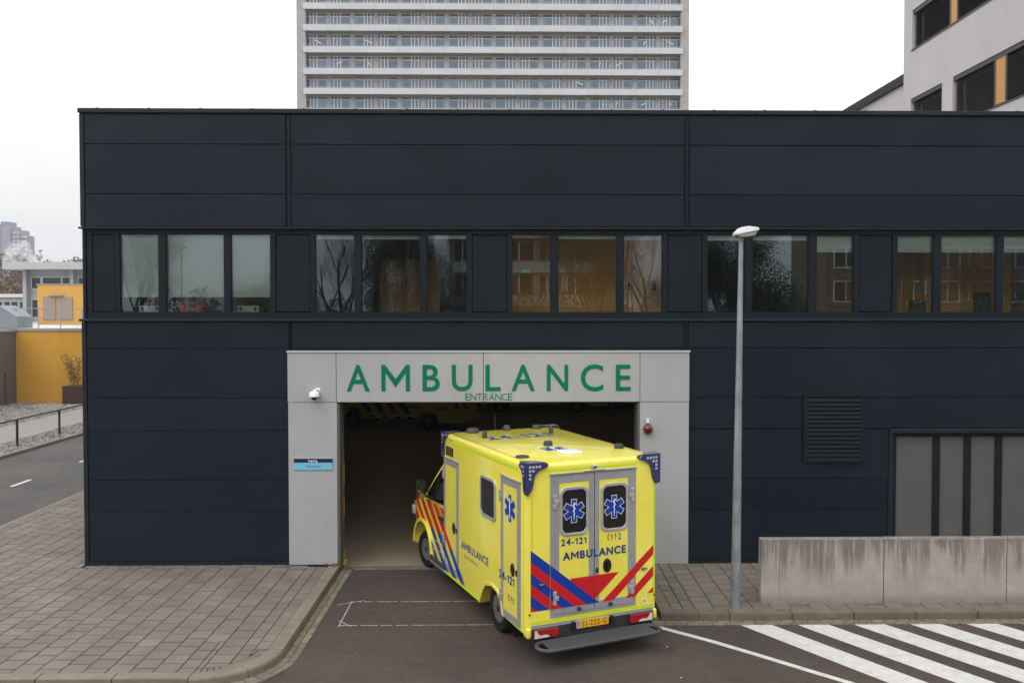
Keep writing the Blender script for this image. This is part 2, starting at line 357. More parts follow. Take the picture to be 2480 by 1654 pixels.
# pavements: recessed mossy bed, single slabs, kerb stones
def slab_mesh(poly, top=0.12, dep=0.035, inset=0.0085, bv=0.004):
    cx = sum(p[0] for p in poly) / len(poly); cy = sum(p[1] for p in poly) / len(poly)
    b = BM(); q = []
    for x, y in poly:
        d = Vector((cx - x, cy - y)); l = max(d.length, 1e-4); q.append((x + math.copysign(min(inset * 0.85, abs(d.x)), d.x), y + math.copysign(min(inset * 1.6, abs(d.y)), d.y)))
    prism(b, [(x - cx, y - cy) for x, y in q], 'xy', top - dep, top); return to_mesh('slab', b, bv, 1), (cx, cy, 0)
SLABS = {}
def lay(parent, polys, name, m, limit, rest_name, top=0.12, inset=0.0085):
    polys = [p for p in polys if len(p) > 2 and abs(area(p)) > 0.002]
    def seen(p):
        cx = sum(q[0] for q in p) / len(p); cy = sum(q[1] for q in p) / len(p)
        u = 1278 + 2160 * cx / max(cy, .5); v = 803 + 2160 * 4.9 / max(cy, .5) - 57
        return -1 if not (-20 < u < 2500 and v < 1680) else abs(area(p)) / cy ** 3
    polys.sort(key=seen, reverse=True); base = origin(parent)
    for p in polys[:limit]:
        cx = sum(q[0] for q in p) / len(p); cy = sum(q[1] for q in p) / len(p)
        key = tuple(round(v, 3) for q in p for v in (q[0] - cx, q[1] - cy)) + (top, inset)
        if key not in SLABS: SLABS[key] = slab_mesh(p, top, inset=inset)[0]
        put(name, SLABS[key], m, parent, loc=Vector((cx, cy, random.uniform(-0.002, 0.002))) - base)
    if polys[limit:]:
        b = BM()
        for p in polys[limit:]:
            cx = sum(q[0] for q in p) / len(p); cy = sum(q[1] for q in p) / len(p); q = []
            for x, y in p:
                d = Vector((cx - x, cy - y)); l = max(d.length, 1e-4); q.append((x + math.copysign(min(inset * 0.85, abs(d.x)), d.x), y + math.copysign(min(inset * 1.6, abs(d.y)), d.y)))
            prism(b, q, 'xy', top - 0.03, top + random.uniform(-0.002, 0.002))
        tag(obj(rest_name, b, m, parent), kind='stuff')
T = 0.315
CC, RO = (-4.3, 12.7), 1.0            # rounded kerb corner
arc = [(CC[0] + 1.0 * math.cos(R(-90 + 90 * k / 10)), CC[1] + math.sin(R(-90 + 90 * k / 10))) for k in range(11)]
def arcp(r, a): return (CC[0] + r * math.cos(R(a)), CC[1] + r * math.sin(R(a)))
b = BM(); prism(b, [(-11.4, 11.75)] + [arcp(0.95, -90 + 9 * k) for k in range(11)] + [(-3.35, 17.05), (-8.0, 17.05), (-8.0, 60), (-11.4, 60)], 'xy', -0.25, 0.106)
pav = struct('pavement', b, 'joint')
def inside(poly, corner=False):
    """cut a slab to the pavement: front kerb and rounded corner"""
    poly = clip(poly, (-50, 11.905), (50, 11.905))
    if corner and len(poly) > 2:
        for k in range(9):
            if len(poly) > 2: poly = clip(poly, arcp(0.645, -90 + 10 * k), arcp(0.645, -80 + 10 * k))
    return poly if len(poly) > 2 else []
polys = []
for ci in range(0, 24):
    xr = -3.905 - ci * T; xl = xr - T; off = 0.5 * T * (ci % 2)
    for ri in range(-1, 110):
        y0 = 11.905 + ri * T - off; y1 = y0 + T
        lim = 16.80 if xr > -8.16 else 46
        if y0 >= lim: break
        p = [(xl, y0), (xr, y0), (xr, min(y1, lim)), (xl, min(y1, lim))]
        if xr > -4.3 and y0 < 12.7:
            if xl < -4.3: polys += [q for q in [inside(clip(p, (-4.3, 0), (-4.3, 50)))] if q]
            p = clip(clip(p, (-4.3, 50), (-4.3, 0)), (-50, 11), (50, 11)); p = inside(p, True) if len(p) > 2 else p
        else: p = inside(p)
        if p: polys.append(p)
for x0 in (-3.905, -3.712):
    for ri in range(3):
        y0 = 11.905 + ri * T; p = inside([(x0, y0), (x0 + 0.193, y0), (x0 + 0.193, min(y0 + T, 12.7)), (x0, min(y0 + T, 12.7))], True)
        if p: polys.append(p)
xs_ = -3.905 - 14 * T
for ri in range(-1, 95):
    y0 = 16.80 + ri * T; polys.append([(-8.315 + 0.0, max(y0, 16.80)), (-8.165, max(y0, 16.80)), (-8.165, y0 + T), (-8.315, y0 + T)])
random.seed(11)
lay(pav, polys, 'paving_slab', 'tile', 300, 'distant_paving_slabs')
edge = []
for c0 in (-3.905, -3.712):                       # two narrow courses beside the kerb
    for ri in range(15):
        y0 = 12.72 + ri * T - (T / 2 if c0 < -3.8 else 0); y1 = y0 + T
        y0, y1 = max(y0, 12.7), min(y1, 16.80)
        if y1 - y0 > 0.03: edge.append([(c0, y0), (c0 + 0.193, y0), (c0 + 0.193, y1), (c0, y1)])
for k in range(14):                               # curved course round the corner
    a0, a1 = -90 + 90 * k / 14, -90 + 90 * (k + 1) / 14
    edge.append([arcp(0.64, a0), arcp(0.785, a0), arcp(0.785, a1), arcp(0.64, a1)])
for k in range(20): edge.append([(-8.1 + k * 0.21, 16.81), (-8.1 + (k + 1) * 0.21, 16.81), (-8.1 + (k + 1) * 0.21, 16.94), (-8.1 + k * 0.21, 16.94)])
lay(pav, edge, 'edge_slab', 'tile', 200, 'edge_slabs', 0.119, 0.007)
def kerb_stone(a, b_, c_, d_, parent):
    """quad footprint: road side a-b, pavement side c-d; rounded arris on the road side"""
    bm = BM(); prof = [(0.0, -0.08), (0.0, 0.095), (0.012, 0.118), (0.03, 0.126), (1.0, 0.124), (1.0, -0.08)]
    A = [bm.verts.new((a[0] + (d_[0] - a[0]) * s, a[1] + (d_[1] - a[1]) * s, h)) for s, h in prof]
    B = [bm.verts.new((b_[0] + (c_[0] - b_[0]) * s, b_[1] + (c_[1] - b_[1]) * s, h)) for s, h in prof]
    n = len(A); bm.faces.new(A); bm.faces.new(B[::-1])
    for i in range(n): bm.faces.new((A[i], B[i], B[(i + 1) % n], A[(i + 1) % n]))
    return obj('kerb_stone', bm, 'kerb', parent)
ys = [16.86, 15.88, 14.89, 13.90, 12.705]
for a, b_ in zip(ys, ys[1:]): kerb_stone((-3.30, a - 0.008), (-3.30, b_ + 0.008), (-3.515, b_ + 0.008), (-3.515, a - 0.008), pav)
def arc_kerb(a0, a1, steps):
    bm = BM(); prof = [(1.0, -0.08), (1.0, 0.095), (0.988, 0.118), (0.97, 0.126), (0.785, 0.124), (0.785, -0.08)]
    rows = [[bm.verts.new((*arcp(r, a0 + (a1 - a0) * k / steps), h)) for r, h in prof] for k in range(steps + 1)]
    for A, B in zip(rows, rows[1:]):
        for i in range(6): bm.faces.new((A[i], B[i], B[(i + 1) % 6], A[(i + 1) % 6]))
    bm.faces.new(rows[0]); bm.faces.new(rows[-1][::-1]); obj('kerb_stone', bm, 'kerb', pav)
arc_kerb(-0.3, -44.6, 8); arc_kerb(-45.2, -89.6, 8)
for k in range(7): kerb_stone((-4.305 - k, 11.70), (-5.288 - k, 11.70), (-5.288 - k, 11.905), (-4.305 - k, 11.905), pav)
for k in range(30): kerb_stone((-11.52, 11.9 + k), (-11.52, 12.892 + k), (-11.36, 12.892 + k), (-11.36, 11.9 + k), pav)
br = []
for cx in (-3.295, -3.187):
    y = 12.72 if cx < -3.2 else 12.62
    while y < 16.95: br.append([(cx + 0.003, y), (cx + 0.106, y), (cx + 0.106, min(y + 0.2, 17.0)), (cx + 0.003, min(y + 0.2, 17.0))]); y += 0.208
for r0 in (1.006, 1.116):
    for k in range(9): br.append([arcp(r0, -90 + 10 * k), arcp(r0 + 0.105, -90 + 10 * k), arcp(r0 + 0.105, -80 + 10 * k), arcp(r0, -80 + 10 * k)])
for k in range(26): br.append([(-3.05 + k * 0.208, 16.995), (-2.845 + k * 0.208, 16.995), (-2.845 + k * 0.208, 17.09), (-3.05 + k * 0.208, 17.09)])
lay(road, br, 'gutter_brick', 'brick', 250, 'gutter_bricks', 0.012, 0.004)

# right-hand pavement
b = BM(); box(b, 2.5, 24, 14.2, 17.05, -0.25, 0.106); pavr = struct('pavement', b, 'joint')
polys = []
for ci in range(24):
    xl = 2.95 + ci * T; off = 0.5 * T * (ci % 2)
    for ri in range(-1, 10):
        y0 = max(14.325, 14.325 + ri * T - off); y1 = min(14.325 + (ri + 1) * T - off, 16.92)
        if y1 - y0 > 0.03: polys.append([(xl, y0), (xl + T, y0), (xl + T, y1), (xl, y1)])
for c0 in (2.556, 2.753):
    for ri in range(-1, 10):
        y0 = max(14.325, 14.325 + ri * T - (T / 2 if c0 > 2.7 else 0)); y1 = min(14.325 + (ri + 1) * T - (T / 2 if c0 > 2.7 else 0), 16.92)
        if y1 - y0 > 0.03: polys.append([(c0, y0), (c0 + 0.195, y0), (c0 + 0.195, y1), (c0, y1)])
random.seed(5)
lay(pavr, polys, 'paving_slab', mat('paving_concrete_damp', (0.135, 0.120, 0.095), 0.85, var=0.14, scale=5, bump=0.25, bscale=90, island=0.12), 300, 'distant_paving_slabs')
M['kerb_d'] = mat('kerb_concrete_dirty', (0.125, 0.108, 0.078), 0.9, var=0.22, scale=4, bump=0.3, bscale=80, island=0.06)
def kd(*q): o = kerb_stone(*q, pavr); o.data.materials.clear(); o.data.materials.append(M['kerb_d'])
kd((2.352, 14.10), (2.96, 14.10), (2.96, 14.318), (2.552, 14.318))
x = 2.968
for w in (0.5, 1.0, 1.0, 1.0, 1.0, 1.0, 1.0): kd((x, 14.10), (x + w - 0.016, 14.10), (x + w - 0.016, 14.318), (x, 14.318)); x += w
for k in range(2): kd((2.352, 15.4 + 1.3 * k - 1.29), (2.352, 15.39 + 1.3 * k), (2.552, 15.39 + 1.3 * k), (2.552, 15.4 + 1.3 * k - (1.08 if k == 0 else 1.29)))
br = []
for yy in (13.895, 13.998):
    x = 2.12 if yy < 13.95 else 2.2
    while x < 9.6: br.append([(x, yy), (x + 0.2, yy), (x + 0.2, yy + 0.1), (x, yy + 0.1)]); x += 0.207
for yy in range(13): br.append([(2.24, 14.11 + yy * 0.208), (2.344, 14.11 + yy * 0.208), (2.344, 14.31 + yy * 0.208), (2.24, 14.31 + yy * 0.208)])
lay(road, br, 'gutter_brick', 'brick', 250, 'gutter_bricks', 0.0125, 0.004)
# slotted drain across the entrance
b = BM(); box(b, -3.29, 2.4, 17.10, 17.115, -0.1, 0.012); box(b, -3.29, 2.4, 17.185, 17.20, -0.1, 0.012); box(b, -3.29, 2.4, 17.115, 17.185, -0.1, -0.06)
x = -3.27
while x < 2.38: box(b, x, x + 0.022, 17.1155, 17.1845, -0.02, 0.011); x += 0.05
obj('drain_grate', b, mat('drain_steel', (0.28, 0.27, 0.25), 0.5, metal=0.6), road)

# ================================================================== ambulance station
FY = 16.95
st = thing('ambulance_station', 'long two storey dark grey metal clad building with ambulance entrance', 'building', (3.0, 17.0, 0))
XL, XR = -8.14, 14.6
def part(name, m, *boxes, parent=st, bev=0.0, seg=1):
    if name in ('base_trim', 'door_jamb', 'jamb_marking', 'side_wall', 'corner_trim', 'portal_cap', 'room_wall', 'room_partition', 'hall_wall', 'hall_light') and len(boxes) > 1:
        for q in boxes: part(name, m, q, parent=parent, bev=bev, seg=seg)
        return
    b = BM()
    for q in boxes: box(b, *q)
    return obj(name, b, m, parent, bev=bev, seg=seg)
# structural core behind the cladding
part('core_wall', 'clad2', (XL + 0.06, -4.20, 17.01, 17.25, 0, 4.74), (3.30, 7.22, 17.01, 17.25, 0, 4.74), (10.9, XR, 17.01, 17.25, 0, 4.74), (-4.2, 3.3, 17.01, 17.25, 3.226, 4.74), (7.22, 10.9, 17.01, 17.25, 2.7, 4.74),
     (XL + 0.06, XR, 17.01, 17.25, 6.50, 8.6))
part('side_wall', 'clad', (XL, XL + 0.058, 17.0, 46, 0.1, 8.64), (XR, XR + 0.06, 17.0, 46, 0.1, 8.64)); part('rear_wall', 'clad', (XL, XR + 0.06, 46, 46.3, 0, 8.64))
part('roof', mat('roof_bitumen', (0.06, 0.06, 0.06), 0.9, var=0.1), (XL + 0.06, XR, 17.0, 46, 8.45, 8.6))
part('floor_slab', 'wall_in', (XL + 0.06, XR, 17.251, 46, 4.45, 4.75)); 
def panels(x0, x1, zs, y=FY, name='cladding_panel'):
    for za, zb in zip(zs, zs[1:]): part(name, 'clad', (x0, x1, y, 17.008, za + 0.0065, zb - 0.0065), bev=0.004)
UP = [6.535, 7.145, 8.08, 8.645]; LO = [0.185, 1.135, 1.74, 2.68, 3.295, 4.235, 4.745]
panels(XL + 0.09, -4.30, UP); panels(-4.19, 3.235, UP); panels(3.34, 11.0, UP); panels(11.1, XR, UP)
panels(XL + 0.09, -4.262, LO)
panels(-4.19, 3.235, [4.235, 4.745]); panels(-4.19, 3.235, [4.172, 4.235]); panels(-4.30 + 0.05, -4.24, [4.2, 4.745])
panels(3.352, 7.19, [0.185, 1.135, 1.74, 2.68]); panels(3.352, 14.5, [2.68 + 0.015, 3.295, 4.235]); panels(10.95, 14.5, LO[:4])
panels(3.34, 14.5, [4.235, 4.745])
for x in (-4.245, 3.288, 11.05): part('joint_profile', 'clad', (x - 0.03, x + 0.03, FY + 0.018, 17.006, 6.54, 8.64))
part('corner_trim', 'trim', (XL - 0.005, XL + 0.075, FY - 0.012, 17.03, 6.54, 8.64), (XL - 0.005, XL + 0.075, FY - 0.012, 17.03, 0.185, 4.745), bev=0.006)
part('base_trim', 'trim', (XL - 0.01, -4.262, FY - 0.02, 17.0, 0.12, 0.150), (3.345, 7.2, FY - 0.02, 17.0, 0.12, 0.150), (XL - 0.01, -4.262, FY - 0.012, 17.0, 0.155, 0.18), (3.345, 7.2, FY - 0.012, 17.0, 0.155, 0.18))
for a, b_ in ((XL - 0.02, -2.1), (-2.095, 4.6), (4.605, XR)): part('coping', 'trim', (a, b_, FY - 0.045, 17.35, 8.655, 8.74), bev=0.008)
part('coping_shadow_gap', 'seal', (XL, XR, FY + 0.02, 17.0, 8.6, 8.656))
for k in range(23): part('roof_clip', 'trim', (XL + 0.28 + k * 0.97, XL + 0.33 + k * 0.97, 16.99, 17.06, 8.74, 8.768), bev=0.006)
part('drip_rail', 'trim', (XL - 0.04, XR, FY - 0.035, 17.02, 6.492, 6.528), bev=0.006)
part('sill_rail', 'trim', (XL - 0.04, XR, FY - 0.05, 17.02, 4.752, 4.80), bev=0.008)
# window band: fixed bottom rail, head, posts, spandrels, panes
GY = 17.04
part('window_head', 'clad2', (XL + 0.08, XR, GY - 0.03, GY + 0.09, 6.402, 6.492)); part('window_rail', 'clad2', (XL + 0.08, XR, GY - 0.03, GY + 0.09, 4.80, 4.913))
groups = [(-7.447, -6.721, -6.582, -5.487, -5.364, -4.611), (-3.766, -3.019, -2.896, -1.777, -1.653, -0.886), (-0.036, 0.709, 0.841, 1.968, 2.092, 2.840), (3.696, 4.429, 4.562, 5.647, 5.797, 6.516), (7.353, 8.057, 8.200, 9.267, 9.410, 10.13), (11.0, 11.75, 11.87, 12.95, 13.1, 13.85)]
prev = XL + 0.08
blinds = [(0.79, 0.79, 0.79), (0.035, 0.035, 0.03), (0, 0.03, 0.04), (0.045, 0.045, 0.20), (0.20, 0.20, 0.20), (0.2, 0.2, 0.2)]
for gi, g in enumerate(groups):
    a, b_ = prev, g[0] - 0.07
    part('spandrel_panel', 'clad2', (a + 0.10, b_ - 0.03, GY - 0.012, GY + 0.06, 4.93, 6.385), bev=0.006); part('spandrel_back', 'seal', (a + 0.085, b_ - 0.015, GY + 0.062, GY + 0.088, 4.90, 6.41))
    part('window_post', 'clad2', (a, a + 0.09, GY - 0.03, GY + 0.09, 4.914, 6.401)); part('window_post', 'clad2', (b_ - 0.02, g[0] - 0.003, GY - 0.03, GY + 0.09, 4.914, 6.401))
    for k in range(3):
        x0, x1 = g[2 * k], g[2 * k + 1]
        b = BM(); ring(b, rect(x0 - 0.0, x1 + 0.0, 4.914, 6.401), rect(x0 + 0.014, x1 - 0.014, 4.928, 6.388), 'xz', GY - 0.005, GY + 0.05)
        for cx in (x0 + 0.08, x1 - 0.08): box(b, cx - 0.02, cx + 0.02, GY - 0.042, GY - 0.029, 4.836, 4.85)
        w = obj('window', b, 'clad2', st)
        b = BM(); box(b, x0 + 0.0142, x1 - 0.0142, GY + 0.012, GY + 0.018, 4.9282, 6.3878); obj('pane', b, 'glass', w)
        bl = blinds[gi][k]
        if bl:
            zb = 6.388 - bl * 1.46; b = BM(); box(b, x0 + 0.018, x1 - 0.018, GY + 0.07, GY + 0.072, zb, 6.46); box(b, x0 + 0.018, x1 - 0.018, GY + 0.064, GY + 0.079, zb - 0.025, zb)
            obj('roller_blind', b, 'blind', w)
        if k < 2: part('window_post', 'clad2', (x1 + 0.003, g[2 * k + 2] - 0.003, GY - 0.03, GY + 0.09, 4.914, 6.401), bev=0.004)
    prev = g[5] + 0.003
part('window_post', 'clad2', (prev, XR, GY - 0.03, GY + 0.09, 4.914, 6.401))
# portal of pale metal panels
PY = 16.88
for q in ((-4.27, -3.36, 3.225, 4.165), (-4.262, -3.345, 0.135, 3.215), (2.405, 3.34, 3.225, 4.165), (2.40, 3.335, 0.12, 3.215), (-3.35, -0.58, 3.225, 4.165), (-0.57, 2.395, 3.225, 4.165)):
    part('portal_panel', 'portal', (q[0], q[1], PY, 17.0, q[2], q[3]), bev=0.004)
part('portal_cap', mat('portal_cap_metal', (0.5, 0.5, 0.5), 0.4), (-4.29, -0.86, PY - 0.02, 17.0, 4.168, 4.195), (-0.855, 2.0, PY - 0.02, 17.0, 4.168, 4.195), (2.005, 3.36, PY - 0.02, 17.0, 4.168, 4.195))
b = BM(); random.seed(2)
for x in (-4.2, -3.8, -3.42, 2.47, 2.87, 3.27):
    for z in (0.3, 1.0, 1.7, 2.4, 3.1): lathe(b, [(0.008, PY - 0.002), (0.008, PY), (0.008, PY + 0.004)], (x, 0, z), 'y', 6)
obj('rivets', b, mat('rivet_steel', (0.3, 0.3, 0.3), 0.4, metal=0.5), st)
part('door_jamb', mat('jamb_metal', (0.10, 0.10, 0.095), 0.5), (-3.344, -3.30, 16.9, 17.34, 0.0, 3.19), (2.355, 2.399, 16.9, 17.34, 0.0, 3.19)); part('door_head_seal', 'seal', (-3.30, 2.355, 17.0, 17.4, 3.19, 3.224))
part('jamb_marking', mat('hazard_yellow', (0.55, 0.33, 0.02), 0.6), (-3.30, -3.292, 17.28, 17.33, 0.15, 0.3), (-3.30, -3.292, 17.28, 17.33, 1.0, 1.35), (-3.30, -3.292, 17.28, 17.33, 1.55, 2.0), (-3.30, -3.24, 17.22, 17.30, 0.02, 0.13))
b = BM(); lathe(b, [(0.0, 0.125), (0.06, 0.13), (0.075, 0.145), (0.05, 0.165), (0.0, 0.17)][1:4], (-3.40, 16.86, 0), 'z', 12); lathe(b, [(0.04, 0.128), (0.05, 0.145), (0.03, 0.165)], (-3.57, 16.87, 0), 'z', 10); obj('rusty_anchor', b, mat('rust', (0.16, 0.075, 0.04), 0.9, var=0.3, scale=30), st)
# louvre grille
gr = part('louvre_grille', 'clad2', (5.535, 5.60, FY - 0.07, FY - 0.001, 2.062, 3.365), (6.635, 6.69, FY - 0.07, FY - 0.001, 2.062, 3.365), (5.60, 6.635, FY - 0.07, FY - 0.001, 2.062, 2.10), (5.60, 6.635, FY - 0.07, FY - 0.001, 3.32, 3.365))
b = BM(); box(b, 5.601, 6.634, FY - 0.008, FY - 0.0012, 2.101, 3.319); obj('backing', b, 'seal', gr)
b = BM(); prism(b, [(FY - 0.068, -0.036), (FY - 0.062, -0.036), (FY - 0.010, 0.024), (FY - 0.016, 0.024)], 'yz', 5.602, 6.633); box(b, 5.602, 6.633, FY - 0.074, FY - 0.0685, -0.060, -0.012); sl = to_mesh('slat', b)
for k in range(15): put('slat', sl, 'trim', gr, loc=Vector((0, 0, 2.152 + k * 0.0805)) - origin(gr))
# grey service doors
dr = part('service_door', 'clad2', (7.29, 7.362, 16.99, 17.2, 0.1, 2.6), (10.72, 10.9, 16.99, 17.2, 0.1, 2.6), (7.362, 10.72, 16.99, 17.2, 2.535, 2.6), *[(a, b_, 17.0, 17.2, 0.12, 2.535) for a, b_ in ((8.082, 8.218), (8.687, 8.822), (9.292, 9.429), (10.15, 10.25))])
for a, b_ in ((7.3622, 8.0818), (8.2182, 8.6868), (8.8222, 9.2918), (9.4292, 10.1498), (10.2502, 10.7198)):
    b = BM(); box(b, a, b_, 17.03, 17.06, 0.12, 2.5348); obj('door_leaf', b, 'door_grey', dr)
part('door_hood', 'trim', (7.195, 11.0, FY - 0.07, 17.0, 2.612, 2.69), bev=0.006); part('door_side_trim', 'trim', (7.20, 7.288, FY - 0.012, 17.1, 0.12, 2.61))
# rooms behind the glass and the ambulance hall
part('room_wall', 'orange_in', (XL + 0.1, -4.2, 19.9, 20.0, 4.75, 6.9), (-0.4, 3.25, 18.8, 18.9, 4.75, 6.9), (7.0, 10.9, 19.4, 19.5, 4.75, 6.9)); part('room_wall', mat('room_wall_dark', (0.05, 0.045, 0.04), 0.8), (3.3, 6.9, 21.4, 21.5, 4.75, 6.9)); part('room_wall', 'room_in', (-4.1, -0.45, 22.5, 22.6, 4.75, 6.9), (10.9, XR, 22, 22.1, 4.75, 6.9), (-4.2, -4.1, 17.3, 22.5, 4.75, 6.9), (3.25, 3.3, 17.3, 21.3, 4.75, 6.9))
part('room_partition', 'orange_in', (-0.5, -0.4, 17.3, 22.5, 4.75, 6.9), (6.9, 7.0, 17.3, 20.7, 4.75, 6.9)); part('room_cupboard', mat('wood_cupboard', (0.36, 0.20, 0.06), 0.5, var=0.1), (-2.9, -1.6, 19.4, 19.9, 4.75, 6.05))
part('room_ceiling', mat('ceiling_white', (0.6, 0.6, 0.57), 0.9), (XL + 0.1, XR, 17.26, 22.6, 6.9, 6.95)); part('room_floor', 'room_in', (XL + 0.1, XR, 17.26, 22.5, 4.751, 4.76))
part('hall_floor', 'floor_in', (XL + 0.07, XR, 17.2, 45.9, -0.1, 0.004)); part('hall_ceiling', 'wall_in', (XL + 0.07, XR, 17.41, 45.9, 4.40, 4.449)); part('hall_wall', 'wall_in', (XL + 0.06, XL + 0.069, 17.3, 45.9, 0, 4.4), (XR - 0.01, XR - 0.002, 17.3, 45.9, 0, 4.4), (XL + 0.07, XR - 0.02, 45.8, 45.9, 0, 4.4))
part('hall_light', mat('dim_tube', (0.8, 0.8, 0.75), 0.5, emit=(1, 0.86, 0.6, 2.0)), *[(x, x + 1.5, y, y + 0.15, 4.36, 4.395) for x in (-6, 0.5, 6) for y in (27, 33, 39)])
# lettering over the entrance
sg = thing('entrance_sign', 'large green AMBULANCE lettering with small ENTRANCE below on pale lintel', 'sign', (-0.45, PY, 3.43))
for ch, a, b_ in (('A', -3.157, -2.722), ('M', -2.502, -1.964), ('B', -1.724, -1.399), ('U', -1.172, -0.778), ('L', -0.534, -0.249), ('A', -0.042, 0.403), ('N', 0.628, 1.033), ('C', 1.271, 1.700), ('E', 1.939, 2.222)):
    e_ = 0.008 if ch in 'C' else 0
    obj('letter', glyphs(ch, a, b_, 3.43 - e_, 3.93 + e_, (0, PY, 0), (1, 0, 0), (0, 0, 1), 0.0005, 0.012, 0.008), 'green', sg)
x = -0.917; wd = [('E', .085), ('N', .115), ('T', .100), ('R', .098), ('A', .112), ('N', .115), ('C', .100), ('E', .085)]; gp = (0.892 - sum(w for _, w in wd)) / 7
for ch, w in wd: obj('small_letter', glyphs(ch, x, x + w, 3.253, 3.385, (0, PY, 0), (1, 0, 0), (0, 0, 1), 0.0005, 0.0, 0.004), 'green', sg); x += w + gp
# small blue sign, dome camera, red signal lamp
ws = thing('wall_sign', 'small navy and light blue entrance sign on left portal pillar', 'sign', (-3.79, PY, 1.94))
b = BM(); box(b, -4.158, -3.43, PY - 0.02, PY - 0.001, 1.945, 2.16); obj('board', b, mat('sign_light_blue', (0.17, 0.47, 0.62), 0.4), ws)
b = BM(); box(b, -4.158, -3.43, PY - 0.023, PY - 0.0201, 2.085, 2.155); obj('header_strip', b, mat('sign_navy', (0.008, 0.014, 0.055), 0.4), ws)
b = BM(); box(b, -4.16, -3.428, PY - 0.03, PY - 0.001, 2.161, 2.17); obj('top_edge', b, 'portal', ws)
obj('lettering', glyphs('Ingang', -3.885, -3.715, 2.10, 2.143, (0, PY - 0.023, 0), (1, 0, 0), (0, 0, 1), 0.001, 0.02, 0.001, CAP), 'white', ws)
obj('lettering', glyphs('Ambulance', -3.935, -3.655, 1.995, 2.035, (0, PY - 0.02, 0), (1, 0, 0), (0, 0, 1), 0.001, 0.005, 0.001, CAP), mat('sign_dark_teal', (0.01, 0.10, 0.17), 0.5), ws)
cc = thing('security_camera', 'white dome security camera on the left portal pillar', 'camera', (-3.74, PY, 3.38))
b = BM(); tube(b, [(-3.70, PY, 3.455), (-3.72, PY - 0.06, 3.465), (-3.745, PY - 0.10, 3.45), (-3.745, PY - 0.11, 3.42)], 0.028, 8); lathe(b, [(0.05, PY - 0.012), (0.05, PY)], (-3.70, 0, 3.45), 'y', 12); obj('bracket', b, 'white', cc, smooth=40)
b = BM(); lathe(b, [(0.03, 0.07), (0.075, 0.058), (0.092, 0.035), (0.098, -0.03), (0.088, -0.04), (0.03, -0.042)], (-3.745, PY - 0.115, 3.375), 'z', 20); obj('housing', b, 'white', cc, smooth=40)
b = BM(); lathe(b, [(0.054 * math.cos(t), -0.043 - 0.062 * math.sin(t)) for t in (0, .35, .7, 1.05, 1.35, 1.5)], (-3.745, PY - 0.115, 3.375), 'z', 16); obj('dome', b, mat('dome_dark', (0.01, 0.01, 0.01), 0.08), cc, smooth=60)
rl = thing('signal_lamp', 'round red signal lamp on the right portal pillar', 'lamp', (2.54, PY, 2.7))
b = BM(); lathe(b, [(0.05, PY), (0.085, PY - 0.03), (0.088, PY - 0.09), (0.075, PY - 0.10)], (2.545, 0, 2.71), 'y', 20); obj('housing', b, 'dgrey', rl, smooth=40)
b = BM(); lathe(b, [(0.074, PY - 0.1005), (0.066, PY - 0.118), (0.04, PY - 0.132), (0.01, PY - 0.137)], (2.545, 0, 2.71), 'y', 20); obj('lens', b, 'red_dark', rl, smooth=60)
b = BM(); box(b, 2.525, 2.57, PY - 0.05, PY, 2.82, 2.90); obj('cable_cap', b, 'white', rl, bev=0.006); b = BM(); box(b, 2.53, 2.565, PY - 0.045, PY, 2.785, 2.819); box(b, 2.54, 2.56, PY - 0.04, PY, 2.60, 2.63); obj('fixing', b, 'black', rl)
# ================================================================== ambulance being driven in
M['yel'] = mat('ambulance_yellow', (0.80, 0.705, 0.080), 0.28, var=0.04, scale=3.5, coat=0.8)
M['lime'] = mat('reflective_lime', (0.52, 0.68, 0.01), 0.45)
M['blue'] = mat('stripe_blue', (0.004, 0.036, 0.29), 0.45, spec=0.3, coat=0.1)
M['redf'] = mat('stripe_red', (0.52, 0.010, 0.012), 0.45, spec=0.3, coat=0.1)
M['alu'] = mat('brushed_aluminium', (0.36, 0.36, 0.37), 0.4, var=0.06, scale=8, metal=0.35)
M['alu_l'] = mat('window_aluminium', (0.5, 0.5, 0.5), 0.35, metal=0.5)
M['gls'] = mat('tinted_glass', (0.006, 0.006, 0.007), 0.05, coat=1)
M['gls_side'] = mat('tinted_side_glass', (0.010, 0.010, 0.011), 0.2, spec=0.25)
M['navy'] = mat('beacon_blue', (0.028, 0.036, 0.12), 0.18, var=0.15, scale=12, coat=1)
M['led'] = mat('beacon_led', (0.42, 0.45, 0.55), 0.3)
M['tyre'] = mat('tyre_rubber', (0.010, 0.010, 0.010), 0.9, spec=0.2)
M['rim'] = mat('steel_rim', (0.20, 0.21, 0.22), 0.4, metal=0.6)
M['under'] = mat('underbody', (0.020, 0.019, 0.018), 0.8)
M['plate'] = mat('plate_yellow', (0.78, 0.40, 0.010), 0.45)
M['txt'] = mat('print_blue', (0.004, 0.042, 0.21), 0.6, spec=0.2)
HD = R(23.5)
am = thing('ambulance', 'yellow box ambulance with red and blue stripes entering the bay', 'ambulance', (0.1816, 12.4713, 0), HD)
am['label'] = 'yellow box ambulance numbered 24-121 with striped rear, driving into the entrance'
def ap(name, bm, m, parent=am, **k): return obj(name, bm, m, parent, local=True, **k)
BW = 2.15
